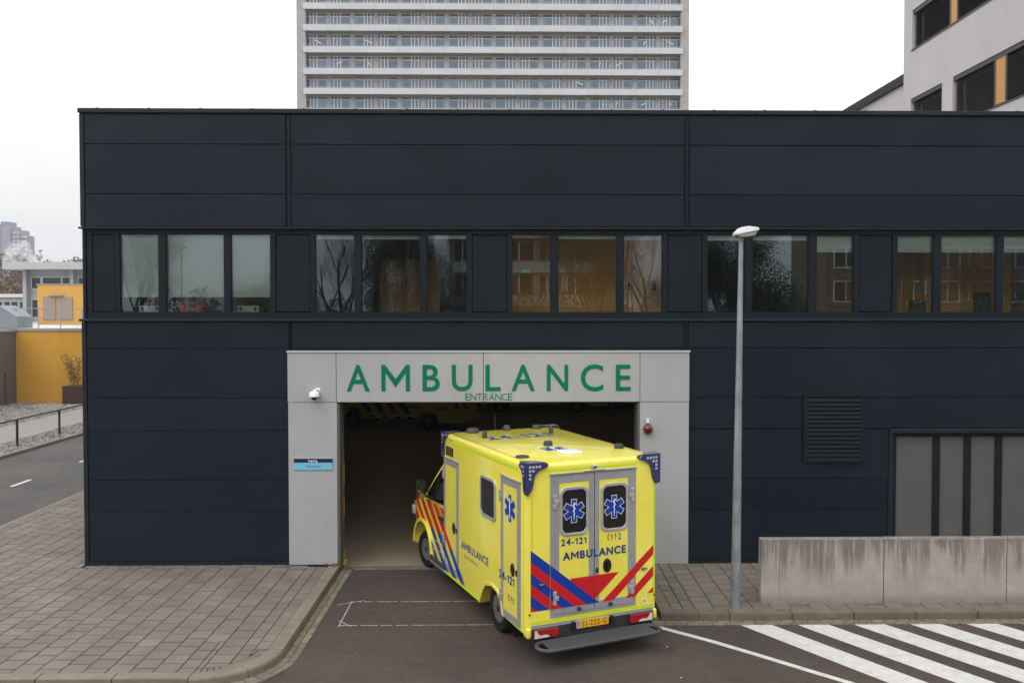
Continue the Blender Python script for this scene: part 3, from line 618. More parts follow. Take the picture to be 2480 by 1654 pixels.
# box body with wheel arch cut out
prof = [(0, 0.47), (0, 2.80), (3.56, 2.80), (3.56, 0.33), (1.80, 0.31), (1.68, 0.52), (1.55, 0.66), (1.30, 0.72), (1.08, 0.69), (0.95, 0.60), (0.87, 0.40), (0.02, 0.36), (0.02, 0.47)]
prof = [(0, 0.37), (0, 2.80), (3.56, 2.80), (3.56, 0.33), (1.80, 0.31), (1.68, 0.52), (1.55, 0.66), (1.30, 0.72), (1.08, 0.69), (0.95, 0.60), (0.87, 0.40)]
b = BM(); prism(b, prof, 'yz', 0, BW)
bmesh.ops.recalc_face_normals(b, faces=b.faces); b.edges.ensure_lookup_table()
top, ver = [], []
for e_ in b.edges:
    p, q = e_.verts[0].co, e_.verts[1].co
    if p.z > 2.79 and q.z > 2.79: top.append(e_)
    elif abs(p.x - q.x) < 1e-4 and p.y < 0.001 and q.y < 0.001 or abs(p.x - q.x) < 1e-4 and p.y > 3.55 and q.y > 3.55: ver.append(e_)
bmesh.ops.bevel(b, geom=top + ver, offset=0.065, segments=4, affect='EDGES', profile=0.5)
# open underside at the rear: the lamp bay between the corners
body = ap('box_body', b, 'yel', smooth=35)
b = BM(); prism(b, [(1.0, 0.30), (3.4, 0.30), (3.4, 0.34), (1.0, 0.34)], 'yz', 0.25, 1.9); box(b, 0.35, 1.8, 0.1, 5.2, 0.30, 0.42); box(b, 0.30, 1.85, 0.9, 1.8, 0.36, 0.719); ap('chassis', b, 'under')
# roof seam lines
b = BM(); 
for x in (0.105, BW - 0.105): box(b, x - 0.004, x + 0.004, 0.25, 3.45, 2.799, 2.803)
ap('roof_seam', b, 'dgrey', body)
YB = 0.0
def plate(name, pts, m, d=0.004, off=0.0, parent=am, **k):
    b = BM(); prism(b, pts, 'xz', YB - off - d, YB - off); return ap(name, b, m, parent, **k)
def side(name, pts, m, d=0.004, off=0.0, x=0.0, parent=am, **k):
    b = BM(); prism(b, pts, 'yz', x - off - d, x - off); return ap(name, b, m, parent, **k)
def star(c, R_, w, n=6):
    p = []
    for k in range(6):
        t = R(90 + 60 * k); d = Vector((math.cos(t), math.sin(t))); s = Vector((-d.y, d.x)); 
        for v in (d * R_ - s * w, d * R_ + s * w): p.append((c[0] + v.x, c[1] + v.y))
        u = t + R(30); p.append((c[0] + 2 * w * math.cos(u), c[1] + 2 * w * math.sin(u)))
    return p
def rod(c, h, f):
    """staff with a snake, as thin ribbons through f(a, b)"""
    b = BM(); L_ = [f(c[0], c[1] + h * (1 - 2 * k / 8)) for k in range(9)]; tube(b, L_, 0.006, 5)
    L_ = [f(c[0] + 0.026 * math.cos(k * 0.75) * (1 - k / 30), c[1] + h * (0.82 - 1.5 * k / 22)) for k in range(23)]; tube(b, L_, [0.009 * (1 - k / 34) for k in range(23)], 5); return b
# rear doors
for i, (x0, x1, px0, px1, wx) in enumerate(((0.44, 1.071, 0.505, 0.985, 0.7425), (1.077, 1.705, 1.155, 1.64, 1.4065))):
    b = BM(); ring(b, rect(x0, x1, 0.625, 2.60), rect(px0, px1, 0.735, 2.50), 'xz', -0.016, 0.0)
    d = ap('rear_door', b, 'alu', bev=0.003, seg=1)
    plate('door_panel', rect(px0, px1, 0.735, 2.50), 'yel', 0.012, 0, d)
    zc = 2.088; o_ = rrect(wx - 0.232, wx + 0.232, 1.738, 2.442, 0.11); i_ = rrect(wx - 0.192, wx + 0.192, 1.776, 2.398, 0.085)
    b = BM(); ring(b, o_, i_, 'xz', -0.034, -0.0115); w = ap('rear_window', b, 'alu_l', d, bev=0.004, seg=1)
    w['label'] = 'rounded rear door window with blue star emblem'
    plate('pane', i_, 'gls', 0.006, 0.0165, d); cz = 2.09
    plate('emblem_outline', star((wx - 0.006, cz), 0.172, 0.047), 'white', 0.0012, 0.0228, d); plate('emblem', star((wx - 0.006, cz), 0.163, 0.040), 'blue', 0.0012, 0.0242, d)
    ap('emblem_staff', rod((wx - 0.006, cz), 0.13, lambda a, q: (a, -0.0255, q)), 'white', d)
    bx = BM(); box(bx, wx - 0.03, wx + 0.03, -0.030, -0.0341 + 0.011, 1.783, 1.795); ap('window_catch', bx, 'black', d)
    hx = x0 - 0.01 if i == 0 else x1 + 0.01
    for hz in (0.86, 2.24):
        b = BM(); s = -1 if i else 1
        box(b, hx - 0.028, hx + 0.028, -0.036, -0.001, hz + 0.035, hz + 0.10); box(b, hx - 0.028, hx + 0.028, -0.036, -0.001, hz - 0.10, hz - 0.035); box(b, min(hx - 0.02 * s, hx + 0.062 * s), max(hx - 0.02 * s, hx + 0.062 * s), -0.040, -0.017, hz - 0.032, hz + 0.032)
        ap('hinge', b, 'alu_l', d, bev=0.007)
    b = BM(); cx = 0.82 if i == 0 else 1.34; lathe(b, [(0.030, -0.016), (0.030, -0.05), (0.022, -0.055)], (cx, 0, 0.665), 'y', 12); lathe(b, [(0.018, -0.055), (0.016, -0.062)], (cx, 0, 0.665), 'y', 10); ap('door_buffer', b, 'dgrey', d, smooth=40)
    if i:
        b = BM(); lathe(b, [(1.0, -0.013), (0.96, -0.030), (0.80, -0.036), (0.74, -0.022), (0.1, -0.020)], (0, 0, 0), 'y', 24)
        for v in b.verts: v.co.x = 1.287 + v.co.x * 0.068; v.co.z = 1.235 + v.co.z * 0.105
        hd = ap('door_handle', b, 'black', d, smooth=40); b = BM(); box(b, 1.275, 1.298, -0.046, -0.022, 1.165, 1.30); ap('grip', b, 'black', hd, bev=0.008)
        b = BM(); box(b, 1.10, 1.137, -0.030, -0.0165, 1.15, 1.22); ap('lock', b, 'black', d, bev=0.004)
b = BM(); ring(b, rect(0.365, 1.78, 0.58, 2.632), rect(0.438, 1.707, 0.622, 2.603), 'xz', -0.010, 0.0); ap('rear_door_frame', b, 'alu')
b = BM(); box(b, 0.355, 1.79, -0.035, 0.0, 2.633, 2.648); ap('rain_gutter', b, 'alu', bev=0.003, seg=1)
# rear stripes, laid over panels and frames
def lay_stripe(pts, m, off=0.0165): return plate('stripe', pts, m, 0.0014, off)
zs = [1.585, 1.417, 1.259, 1.102, 0.945, 0.787, 0.62]; sl_ = 0.8035
for k in range(6):
    p = [(0.062, zs[k + 1]), (1.8, zs[k + 1] - sl_ * 1.738), (1.8, zs[k] - sl_ * 1.738), (0.062, zs[k])]
    p = clip(p, (0, 0.706), (3, 0.706))
    if len(p) > 2:
        q = clip(p, (0.362, 3), (0.362, 0)); q2 = clip(p, (0.362, 0), (0.362, 3))
        # piece on the fixed body, piece on the doors
        for pp, of in ((clip(p, (0.362, 0), (0.362, 3)), 0.0005), (clip(p, (0.366, 3), (0.366, 0)), 0.0165)):
            if len(pp) > 2: lay_stripe(pp, 'blue' if k % 2 == 0 else 'redf', of)
lay_stripe([(0.690, 1.107 - 0.03), (1.083, 0.777 - 0.012), (1.485, 1.114), (0.685, 1.112)], 'redf')
for p in ([(2.09, 1.445), (1.201, 0.706), (1.395, 0.706), (2.09, 1.301)], [(2.09, 1.128), (1.595, 0.708), (1.78, 0.712), (2.09, 0.972)]):
    for pp, of in ((clip(p, (1.778, 0), (1.778, 3)), 0.0165), (clip(p, (1.782, 3), (1.782, 0)), 0.0005)):
        if len(pp) > 2: lay_stripe(pp, 'redf', of)
lay_stripe([(2.09, 0.809), (1.987, 0.722), (2.09, 0.727)], 'redf', 0.0005)
b = BM(); box(b, 1.0725, 1.0755, -0.0192, -0.001, 0.63, 2.60); ap('door_gap', b, 'black')
rx, uz = (1, 0, 0), (0, 0, 1)
ap('number_text', glyphs('24-121', 0.535, 0.945, 1.600, 1.690, (0, -0.012, 0), rx, uz, 0.0006, 0.034, 0.001, (0.0, 0.68)), 'txt')
ap('ambulance_text', glyphs('AMBULANCE', 0.561, 1.606, 1.392, 1.498, (0, -0.0165, 0), rx, uz, 0.0006, 0.034, 0.001, CAP), 'txt')
ap('emergency_text', glyphs('1\u00b71\u00b72', 1.345, 1.522, 1.598, 1.690, (0, -0.012, 0), rx, uz, 0.0006, 0.026, 0.001, (0.0, 0.68)), 'txt')
b = BM(); prism(b, [(1.325, 1.690), (1.307, 1.694), (1.296, 1.672), (1.292, 1.645), (1.296, 1.618), (1.307, 1.598), (1.325, 1.602), (1.325, 1.616), (1.314, 1.616), (1.307, 1.645), (1.314, 1.676), (1.325, 1.676)], 'xz', -0.0138, -0.0125); ap('telephone_mark', b, 'redf')
# lime reflective strips
plate('reflective_strip', rect(0.33, 1.80, 2.672, 2.708), 'lime', 0.002); plate('reflective_strip', rect(0.07, 2.09, 0.515, 0.556), 'lime', 0.002)
plate('reflective_strip', rect(0.030 + 0.036, 0.092, 0.72 + 0.9, 2.36), 'lime', 0.0012); plate('reflective_strip', rect(2.095, 2.12, 0.6, 2.36), 'lime', 0.0012)
side('reflective_strip', rect(0.30, 3.15, 2.665, 2.715), 'lime', 0.002)
side('reflective_strip', [(0.87, 0.405), (0.87, 0.445), (0.08, 0.415), (0.08, 0.375)], 'lime', 0.002); side('reflective_strip', [(3.54, 0.335), (3.54, 0.375), (1.80, 0.365), (1.81, 0.315)], 'lime', 0.002)
arch = [(1.80, 0.31), (1.68, 0.52), (1.55, 0.66), (1.30, 0.72), (1.08, 0.69), (0.95, 0.60), (0.87, 0.40)]
oa = [(1.85, 0.31), (1.73, 0.545), (1.58, 0.705), (1.31, 0.768), (1.06, 0.738), (0.915, 0.63), (0.82, 0.40)]
b = BM(); prism(b, arch + oa[::-1], 'yz', -0.018, 0.01); ap('wheel_arch_lip', b, 'yel', bev=0.004, seg=1)
# bottom corner caps, lamps, number plate, rear sill
b = BM(); box(b, 0.07, 2.08, -0.012, 0.02, 0.462, 0.508); ap('rear_sill', b, 'alu')
b = BM(); box(b, 0.09, 2.06, -0.004, 0.3, 0.25, 0.46); ap('rear_crossmember', b, 'under')
for x0, x1 in ((0.002, 0.066), (2.084, 2.148)):
    b = BM(); box(b, x0, x1, -0.02, 0.12, 0.335, 0.475); ap('corner_cap', b, 'yel', bev=0.018, seg=3, smooth=40)
for x0, x1, s in ((0.085, 0.485, 1), (1.665, 2.06, -1)):
    b = BM(); box(b, x0 - 0.012, x1 + 0.012, -0.03, 0.02, 0.318, 0.462); tl = ap('tail_lamp', b, 'black', bev=0.008)
    b = BM(); prism(b, rrect(x0, x1, 0.33, 0.452, 0.018, 3), 'xz', -0.052, -0.028); ap('red_lens', b, 'red', tl, bev=0.006)
    xo, xi = (x0, x1) if s > 0 else (x1, x0); f = lambda t: xo + (xi - xo) * t
    pts = [(f(0.03), 0.338), (f(0.62), 0.338), (f(0.60), 0.362), (f(0.45), 0.378), (f(0.28), 0.368), (f(0.18), 0.40), (f(0.13), 0.444), (f(0.05), 0.444)]
    b = BM(); prism(b, pts, 'xz', -0.0555, -0.0505); ap('clear_lens', b, mat('clear_lens', (0.62, 0.58, 0.55), 0.2, coat=1), tl)
b = BM(); prism(b, rrect(0.775, 1.305, 0.378, 0.492, 0.012, 3), 'xz', -0.035, -0.02); npl = ap('number_plate', b, 'plate')
b = BM(); prism(b, rect(0.782, 0.83, 0.385, 0.485), 'xz', -0.0362, -0.0352); ap('country_band', b, mat('eu_blue', (0.05, 0.28, 0.62), 0.5), npl)
ap('plate_text', glyphs('SJ-222-G', 0.865, 1.275, 0.398, 0.474, (0, -0.0352, 0), rx, uz, 0.0003, 0.004, 0.001, (0.0, 0.68)), 'black', npl)
ap('country_letters', glyphs('NL', 0.79, 0.822, 0.392, 0.412, (0, -0.0363, 0), rx, uz, 0.0003, 0.01, 0.0006, CAP), 'white', npl)
b = BM(); box(b, 0.70, 0.745, -0.05, 0.0, 0.36, 0.49); box(b, 1.34, 1.385, -0.05, 0.0, 0.36, 0.49); ap('plate_lamp', b, 'black', bev=0.008)
# tubular rear step with grating
b = BM(); zst = 0.265; yo, yi = -0.385, -0.045; rr_ = (yi - yo) / 2; yc = (yi + yo) / 2
loop = [(0.065 + rr_ + rr_ * math.cos(t), yc + rr_ * math.sin(t), zst) for t in [R(90 + 18 * k) for k in range(11)]] + [(2.045 - rr_ + rr_ * math.cos(t), yc + rr_ * math.sin(t), zst) for t in [R(-90 + 18 * k) for k in range(11)]]
tube(b, loop, 0.029, 10, True); stp = ap('rear_step', b, mat('step_steel', (0.045, 0.048, 0.055), 0.55), smooth=50)
b = BM(); box(b, 0.20, 1.91, yo + 0.03, yi - 0.01, zst + 0.006, zst + 0.022)
tread = ap('tread', b, mat('step_tread', (0.06, 0.06, 0.062), 0.6), stp)
b = BM()
for ix in range(56):
    for iy in range(9):
        x = 0.225 + ix * 0.030 + (0.015 if iy % 2 else 0); y = yo + 0.055 + iy * 0.030; lathe(b, [(0.0085, zst + 0.021), (0.006, zst + 0.027)], (x, y, 0), 'z', 5)
tag(ap('tread_studs', b, mat('step_stud', (0.035, 0.035, 0.036), 0.6), stp), kind='stuff')
b = BM(); box(b, 0.5, 0.56, -0.2, 0.2, 0.22, 0.27); box(b, 1.6, 1.66, -0.2, 0.2, 0.22, 0.27); ap('step_bracket', b, 'under', stp)
# small rear fittings
for (x, z) in ((0.215, 1.085), (1.93, 1.105)):
    b = BM(); box(b, x - 0.045, x + 0.045, -0.024, -0.001, z - 0.016, z + 0.016); mk = ap('marker_light', b, 'dgrey', bev=0.006); b = BM(); box(b, x - 0.02, x + 0.035, -0.0262, -0.0242, z - 0.007, z + 0.007); ap('marker_lens', b, mat('marker_clear', (0.35, 0.35, 0.33), 0.2), mk)
for (x, z) in ((0.045, 0.67), (2.11, 0.69)):
    b = BM(); lathe(b, [(0.014, -0.012), (0.012, 0.02)], (x, 0, z), 'y', 10); ap('rubber_stop', b, 'black')
plate('sticker', rrect(1.905, 1.975, 0.585, 0.645, 0.02, 3), 'white', 0.001, 0.0004); plate('sticker_mark', rrect(1.922, 1.955, 0.60, 0.632, 0.006, 2), 'redf', 0.001, 0.0016)
b = BM(); tube(b, [(0.90, -0.035, 2.655), (1.24, -0.035, 2.662)], 0.012, 8); ap('light_bar', b, 'alu_l', smooth=50)
b = BM(); box(b, 1.035, 1.10, -0.055, -0.0, 2.68, 2.735); cm = ap('reversing_camera', b, 'alu_l', bev=0.012); b = BM(); box(b, 1.05, 1.085, -0.0562, -0.05, 2.69, 2.712); ap('lens', b, 'black', cm)
# corner beacons
def beacon(fx, fy):
    """fx, fy: corner position; points built for rear-left and mirrored"""
    def mp_(a, d, z, face):     # face 0: rear/front plane, a runs inward; face 1: side plane, a runs along
        x = (a if face == 0 else -d); y = (-d if face == 0 else a)
        return (x if fx == 0 else BW - x, y if fy == 0 else 3.56 - y, z)
    wing = [(-0.012, 2.826), (0.22, 2.824), (0.32, 2.812), (0.35, 2.785), (0.315, 2.755), (0.235, 2.735), (0.175, 2.705), (0.135, 2.655), (0.112, 2.585), (0.098, 2.50), (0.080, 2.44), (0.045, 2.385), (0.012, 2.365), (-0.012, 2.365)]
    for nm, gs, d0, d1, m in (('rubber_base', 1.0, -0.02, 0.012, 'black'), ('lens', 0.93, 0.008, 0.040, 'navy')):
        b = BM()
        for face in (0, 1):
            pts = [((a * gs if a > 0 else a) * (0.62 if face else 1.0), 2.60 + (z - 2.60) * (gs if z < 2.8 else 1.0)) for a, z in wing]
            pts = [((-d1 if a < 0 and face == 0 else (0.0 if a < 0 else a)), z) for a, z in pts]
            A = [b.verts.new(mp_(a, d0, z, face)) for a, z in pts]; B = [b.verts.new(mp_(a * 0.96, d1, 2.60 + (z - 2.60) * 0.975, face)) for a, z in pts]
            n = len(A); b.faces.new(A); b.faces.new(B[::-1])
            for i in range(n): b.faces.new((A[i], B[i], B[(i + 1) % n], A[(i + 1) % n]))
        if nm == 'rubber_base': root_ = ap('corner_beacon', b, m)
        else:
            q = [mp_(-d1, d1, 2.818, 0), mp_(0.27, d1, 2.818, 0), mp_(0.20, -0.10, 2.822, 0), mp_(-d1, -0.17, 2.822, 0)]
            A = [b.verts.new(p) for p in q]; B = [b.verts.new((p[0], p[1], p[2] + 0.012)) for p in q]; b.faces.new(A); b.faces.new(B[::-1])
            for i in range(4): b.faces.new((A[i], B[i], B[(i + 1) % 4], A[(i + 1) % 4]))
            ap(nm, b, m, root_, bev=0.008, seg=2)
    b = BM()
    for face, cells in ((0, [(0.035, 2.77), (0.085, 2.77), (0.135, 2.77), (0.185, 2.77), (0.035, 2.715), (0.085, 2.715), (0.035, 2.66), (0.035, 2.605)]), (1, [(0.025, 2.77), (0.06, 2.77), (0.10, 2.77), (0.025, 2.71), (0.025, 2.65)])):
        for a, z in cells:
            w = 0.017 if face == 0 else 0.012
            p = [mp_(a - w, 0.0405, z - 0.017, face), mp_(a + w, 0.0405, z - 0.017, face), mp_(a + w, 0.0405, z + 0.017, face), mp_(a - w, 0.0405, z + 0.017, face)]
            q = [mp_(a - w, 0.0425, z - 0.017, face), mp_(a + w, 0.0425, z - 0.017, face), mp_(a + w, 0.0425, z + 0.017, face), mp_(a - w, 0.0425, z + 0.017, face)]
            A = [b.verts.new(v) for v in p]; B = [b.verts.new(v) for v in q]; b.faces.new(A); b.faces.new(B[::-1])
            for i in range(4): b.faces.new((A[i], B[i], B[(i + 1) % 4], A[(i + 1) % 4]))
    tag(ap('led_cells', b, 'led', root_), kind='stuff')
for fx in (0, 1):
    for fy in (0, 1): beacon(fx, fy)
# left side: lockers, window, lettering
def sidebox(bm, y0, y1, z0, z1, d0, d1, x=0.0): return box(bm, x - d1, x - d0, y0, y1, z0, z1)
def locker(y0, y1, z0, z1, hin, handle, zlow):
    b = BM(); ring(b, rect(y0, y1, z0, z1), rect(y0 + 0.115, y1 - 0.10, z0 + 0.11, z1 - 0.115), 'yz', -0.012, 0.0); d = ap('side_door', b, 'alu', bev=0.003, seg=1)
    side('door_panel', rect(y0 + 0.115, y1 - 0.10, z0 + 0.11, z1 - 0.115), 'yel', 0.009, 0, 0, d)
    b = BM(); sidebox(b, y0 - 0.01, y1 + 0.01, z1 + 0.001, z1 + 0.014, 0, 0.028); ap('rain_gutter', b, 'alu', d)
    for hz in hin:
        b = BM(); sidebox(b, y1 - 0.03, y1 + 0.03, hz + 0.03, hz + 0.09, 0.0, 0.03); sidebox(b, y1 - 0.03, y1 + 0.03, hz - 0.09, hz - 0.03, 0.0, 0.03); sidebox(b, y1 - 0.07, y1 + 0.02, hz - 0.028, hz + 0.028, 0.013, 0.036); ap('hinge', b, 'alu_l', d, bev=0.006)
    b = BM(); lathe(b, [(1.0, -0.0095), (0.95, -0.028), (0.78, -0.032), (0.70, -0.020), (0.1, -0.018)], (0, 0, 0), 'x', 20)
    for v in b.verts: v.co.y = handle[0] + v.co.y * 0.062; v.co.z = handle[1] + v.co.z * 0.098
    ap('door_handle', b, 'black', d, smooth=40); b = BM(); sidebox(b, handle[0] - 0.155, handle[0] - 0.125, handle[1] - 0.05, handle[1] + 0.03, 0.012, 0.03); ap('lock', b, 'black', d, bev=0.004)
    return d
d1_ = locker(2.78, 3.53, 0.42, 2.385, (2.09, 0.95), (2.99, 1.232), 0.6); d2_ = locker(0.205, 0.925, 0.415, 2.51, (2.20, 0.71), (0.463, 1.196), 0.4)
o_ = rrect(1.124, 1.76, 1.738, 2.382, 0.10); i_ = rrect(1.165, 1.72, 1.782, 2.338, 0.07)
b = BM(); ring(b, o_, i_, 'yz', -0.024, 0.0); sw = ap('side_window', b, 'alu_l', bev=0.004, seg=1); side('pane', i_, 'gls_side', 0.005, 0.003, 0, sw)
side('emblem', star((0.575, 2.072), 0.20, 0.050), 'blue', 0.0014, 0.0096, 0); ap('emblem_staff', rod((0.575, 2.072), 0.155, lambda a, q: (-0.0115, a, q)), 'white')
lx = (0, -1, 0)
ap('ambulance_text', glyphs('AMBULANCE', -2.665, -1.445, 0.985, 1.102, (0, 0, 0), lx, uz, 0.0006, 0.030, 0.001, CAP), 'txt'); ap('region_text', glyphs('Zuid-Limburg', -2.525, -1.941, 0.862, 0.912, (0, 0, 0), lx, uz, 0.0006, 0.004, 0.001, CAP), 'txt')
ap('number_text', glyphs('24-121', -0.980, -0.414, 0.958, 1.075, (0, 0, 0), lx, uz, 0.0128, 0.030, 0.001, (0, 0.68)), 'txt')
ap('emergency_text', glyphs('1\u00b71\u00b72', -0.585, -0.42, 0.705, 0.79, (0, 0, 0), lx, uz, 0.0098, 0.026, 0.001, (0, 0.68)), 'txt')
b = BM(); prism(b, [(0.60, 0.79), (0.63, 0.795), (0.655, 0.75), (0.63, 0.70), (0.60, 0.705), (0.60, 0.72), (0.62, 0.72), (0.632, 0.75), (0.62, 0.775), (0.60, 0.775)], 'yz', -0.011, -0.0098); ap('telephone_mark', b, 'redf')
b = BM(); ring(b, rect(3.06, 3.41, 2.445, 2.595), rect(3.075, 3.395, 2.457, 2.583), 'yz', -0.012, 0.0)
for k in range(7): sidebox(b, 3.076, 3.394, 2.462 + k * 0.017, 2.470 + k * 0.017, 0.0, 0.010)
ap('air_vent', b, 'black'); b = BM(); sidebox(b, 3.12, 3.19, 2.72, 2.755, -0.01, 0.035); ap('marker_light', b, 'alu_l', bev=0.01)
# diagonal red and blue stripes on cab and front locker
def in_arch(y, z): return (y - 5.02) ** 2 + (z - 0.42) ** 2 < 0.52 ** 2
for k in range(8):
    y0 = 2.44 + 0.405 * k
    for m, za, zb in (('blue', 0.385, 0.90 if k else 0.83), ('redf', 0.90 if k else 0.83, 1.385)):
        bs, bc = BM(), BM(); n = 26; ns = nc = 0
        for i in range(n):
            z0, z1 = za + (zb - za) * i / n, za + (zb - za) * (i + 1) / n
            ya, yb2 = y0 + 1.35 * (z0 - 0.35), y0 + 1.35 * (z1 - 0.35); w = 0.19
            q = [(ya, z0), (ya + w, z0), (yb2 + w, z1), (yb2, z1)]
            qs = clip(q, (3.545, 0), (3.545, 3)); qc = clip(q, (3.60, 3), (3.60, 0)); qc = clip(qc, (5.46, 0), (5.46, 3)) if len(qc) > 2 else qc
            if len(qs) > 2 and abs(area(qs)) > 1e-6: prism(bs, qs, 'yz', -0.0145, -0.013); ns += 1
            if len(qc) > 2 and abs(area(qc)) > 1e-6 and not in_arch(sum(p[0] for p in qc) / len(qc), z0): prism(bc, qc, 'yz', 0.0765, 0.0785); nc += 1
        if ns: ap('side_stripe', bs, m)
        else: bs.free()
        if nc: ap('cab_stripe', bc, m)
        else: bc.free()
# cab
cp = [(3.5, 0.36), (4.50, 0.36), (4.54, 0.62), (4.64, 0.78), (4.80, 0.88), (5.02, 0.92), (5.24, 0.88), (5.40, 0.76), (5.50, 0.58), (5.52, 0.36), (5.80, 0.34), (5.88, 0.55), (5.87, 0.85), (5.80, 1.06), (5.62, 1.20), (5.10, 1.38), (4.86, 1.50), (4.55, 1.86), (4.20, 2.18), (3.95, 2.30), (3.5, 2.36)]
b = BM(); prism(b, cp, 'yz', 0.08, 2.07); bmesh.ops.recalc_face_normals(b, faces=b.faces)
bmesh.ops.triangulate(b, faces=[f for f in b.faces if len(f.verts) > 4])
for v in b.verts:                                       # tumblehome and rounded nose
    s = 1 if v.co.x < 1.07 else -1
    if v.co.z > 1.35: v.co.x += s * 0.17 * min(1, (v.co.z - 1.35) / 0.9)
    if v.co.y > 5.6: v.co.x += s * 0.16 * (v.co.y - 5.6) / 0.28
cab = ap('cab', b, 'yel', bev=0.03, seg=3, smooth=40)
def cabx(z): return 0.08 + (0.17 * min(1, (z - 1.35) / 0.9) if z > 1.35 else 0)
def cabpoly(name, pts, m, d0, d1, parent):
    b = BM(); A = [b.verts.new((cabx(z) - d0, y, z)) for y, z in pts]; B = [b.verts.new((cabx(z) - d1, y, z)) for y, z in pts]; n = len(A)
    b.faces.new(A); b.faces.new(B[::-1])
    for i in range(n): b.faces.new((A[i], B[i], B[(i + 1) % n], A[(i + 1) % n]))
    bmesh.ops.triangulate(b, faces=[f for f in b.faces if len(f.verts) > 4]); return ap(name, b, m, parent)
cabpoly('side_window_cab', [(3.66, 1.46), (4.30, 1.42), (4.78, 1.41), (4.80, 1.50), (4.45, 1.86), (4.18, 2.09), (3.66, 2.13)], 'gls', -0.006, 0.004, cab)
cabpoly('window_divider', [(4.32, 1.43), (4.36, 1.43), (4.36, 1.92), (4.32, 1.96)], 'black', 0.004, 0.010, cab)
b = BM(); A = [(0.24, 4.84, 1.53), (1.91, 4.84, 1.53), (1.86, 4.22, 2.17), (0.29, 4.22, 2.17)]; n_ = Vector((0, 0.64, 0.62)).normalized() * 0.012
va = [b.verts.new(Vector(p) + n_) for p in A]; vb = [b.verts.new(Vector(p) + n_ * 2) for p in A]; b.faces.new(va); b.faces.new(vb[::-1])
for i in range(4): b.faces.new((va[i], vb[i], vb[(i + 1) % 4], va[(i + 1) % 4]))
ap('windscreen', b, 'gls', cab)
for x in (0.10, 1.80):
    b = BM(); box(b, x, x + 0.25, 5.72, 5.86, 0.88, 1.08); ap('headlamp', b, 'alu_l', cab, bev=0.04, seg=3, smooth=40)
b = BM(); box(b, 0.6, 1.55, 5.84, 5.895, 0.72, 0.98); ap('grille', b, 'black', cab, bev=0.01)
b = BM(); box(b, 0.02, 0.11, 3.72, 3.98, 1.185, 1.225); ap('door_handle', b, 'black', cab, bev=0.012)
for pts in ([(3.60, 0.74), (4.52, 0.70)], [(3.60, 0.60), (4.50, 0.52)]):
    b = BM(); tube(b, [(0.079, y, z) for y, z in pts], 0.006, 6); ap('body_crease', b, 'yel', cab)
b = BM(); box(b, 0.04, 0.30, 3.58, 4.48, 0.24, 0.36); ap('cab_step', b, 'dgrey', cab, bev=0.01); b = BM(); box(b, 0.03, 0.05, 3.60, 4.46, 0.30, 0.315); ap('step_edge', b, 'alu', cab)
al = [(5.02 + 0.56 * math.cos(R(t)), 0.40 + 0.56 * math.sin(R(t))) for t in range(0, 181, 15)]; ai = [(5.02 + 0.50 * math.cos(R(t)), 0.40 + 0.50 * math.sin(R(t))) for t in range(0, 181, 15)]
b = BM(); prism(b, al + ai[::-1], 'yz', 0.045, 0.09); ap('wheel_arch_lip', b, 'yel', cab, bev=0.008); 
b = BM(); box(b, 0.12, 0.36, 3.58, 3.80, 2.28, 2.42); ap('cab_spoiler', b, 'yel', cab, bev=0.03, seg=3, smooth=40)
for s, x in ((1, -0.085), (-1, 2.235)):
    b = BM(); prism(b, rrect(x - 0.095, x + 0.095, 1.44, 1.78, 0.05, 4), 'xz', 4.60, 4.72); mr = ap('door_mirror', b, 'black', cab, bev=0.02, seg=2, smooth=40)
    b = BM(); prism(b, rrect(x - 0.078, x + 0.078, 1.555, 1.765, 0.035, 4), 'xz', 4.592, 4.599); ap('mirror_glass', b, mat('mirror', (0.35, 0.4, 0.42), 0.04, metal=1), mr); b = BM(); prism(b, rrect(x - 0.078, x + 0.078, 1.455, 1.54, 0.03, 4), 'xz', 4.592, 4.599); ap('mirror_glass', b, 'mirror' if 'mirror' in M else MATS['mirror'], mr)
    b = BM(); tube(b, [(x + 0.05 * s, 4.66, 1.48), (x + 0.19 * s, 4.70, 1.44)], 0.03, 8); ap('mirror_arm', b, 'black', mr)
# wheels
def wheel(x, y, s, steer=0.0, r=0.355, wd=0.24):
    b = BM(); lathe(b, [(0.20, 0.03), (0.27, 0.0), (0.33, 0.012), (r - 0.006, 0.035), (r, 0.06), (r, wd - 0.06), (r - 0.01, wd - 0.03), (0.30, wd), (0.2, wd - 0.02)], (0, 0, 0), 'x', 36); tag_ = to_mesh('tyre', b, smooth=35)
    w = put('wheel', tag_, 'tyre', am, loc=Vector((x, y, r))); w.rotation_euler = (0, 0, steer + (math.pi if s < 0 else 0))
    b = BM(); lathe(b, [(0.208, 0.02), (0.208, 0.035), (0.185, 0.06), (0.15, 0.075), (0.12, 0.055), (0.075, 0.035), (0.06, 0.02), (0.02, 0.018)], (0, 0, 0), 'x', 30); rm = ap('rim', b, 'rim', w, smooth=35)
    b = BM()
    for k in range(8):
        t = 2 * math.pi * k / 8; lathe(b, [(0.020, 0.062), (0.020, 0.066)], (0, 0.165 * math.cos(t), 0.165 * math.sin(t)), 'x', 8)
    lathe(b, [(0.05, 0.012), (0.055, 0.05)], (0, 0, 0), 'x', 14); ap('hub_bolts', b, 'black', w)
wheel(0.085, 1.30, 1); wheel(BW - 0.085, 1.30, -1); wheel(0.125, 5.02, 1, R(7)); wheel(2.03, 5.02, -1, R(7))
b = BM(); box(b, 0.14, 0.36, 0.76, 0.78, 0.08, 0.45); ap('mud_flap', b, 'tyre')
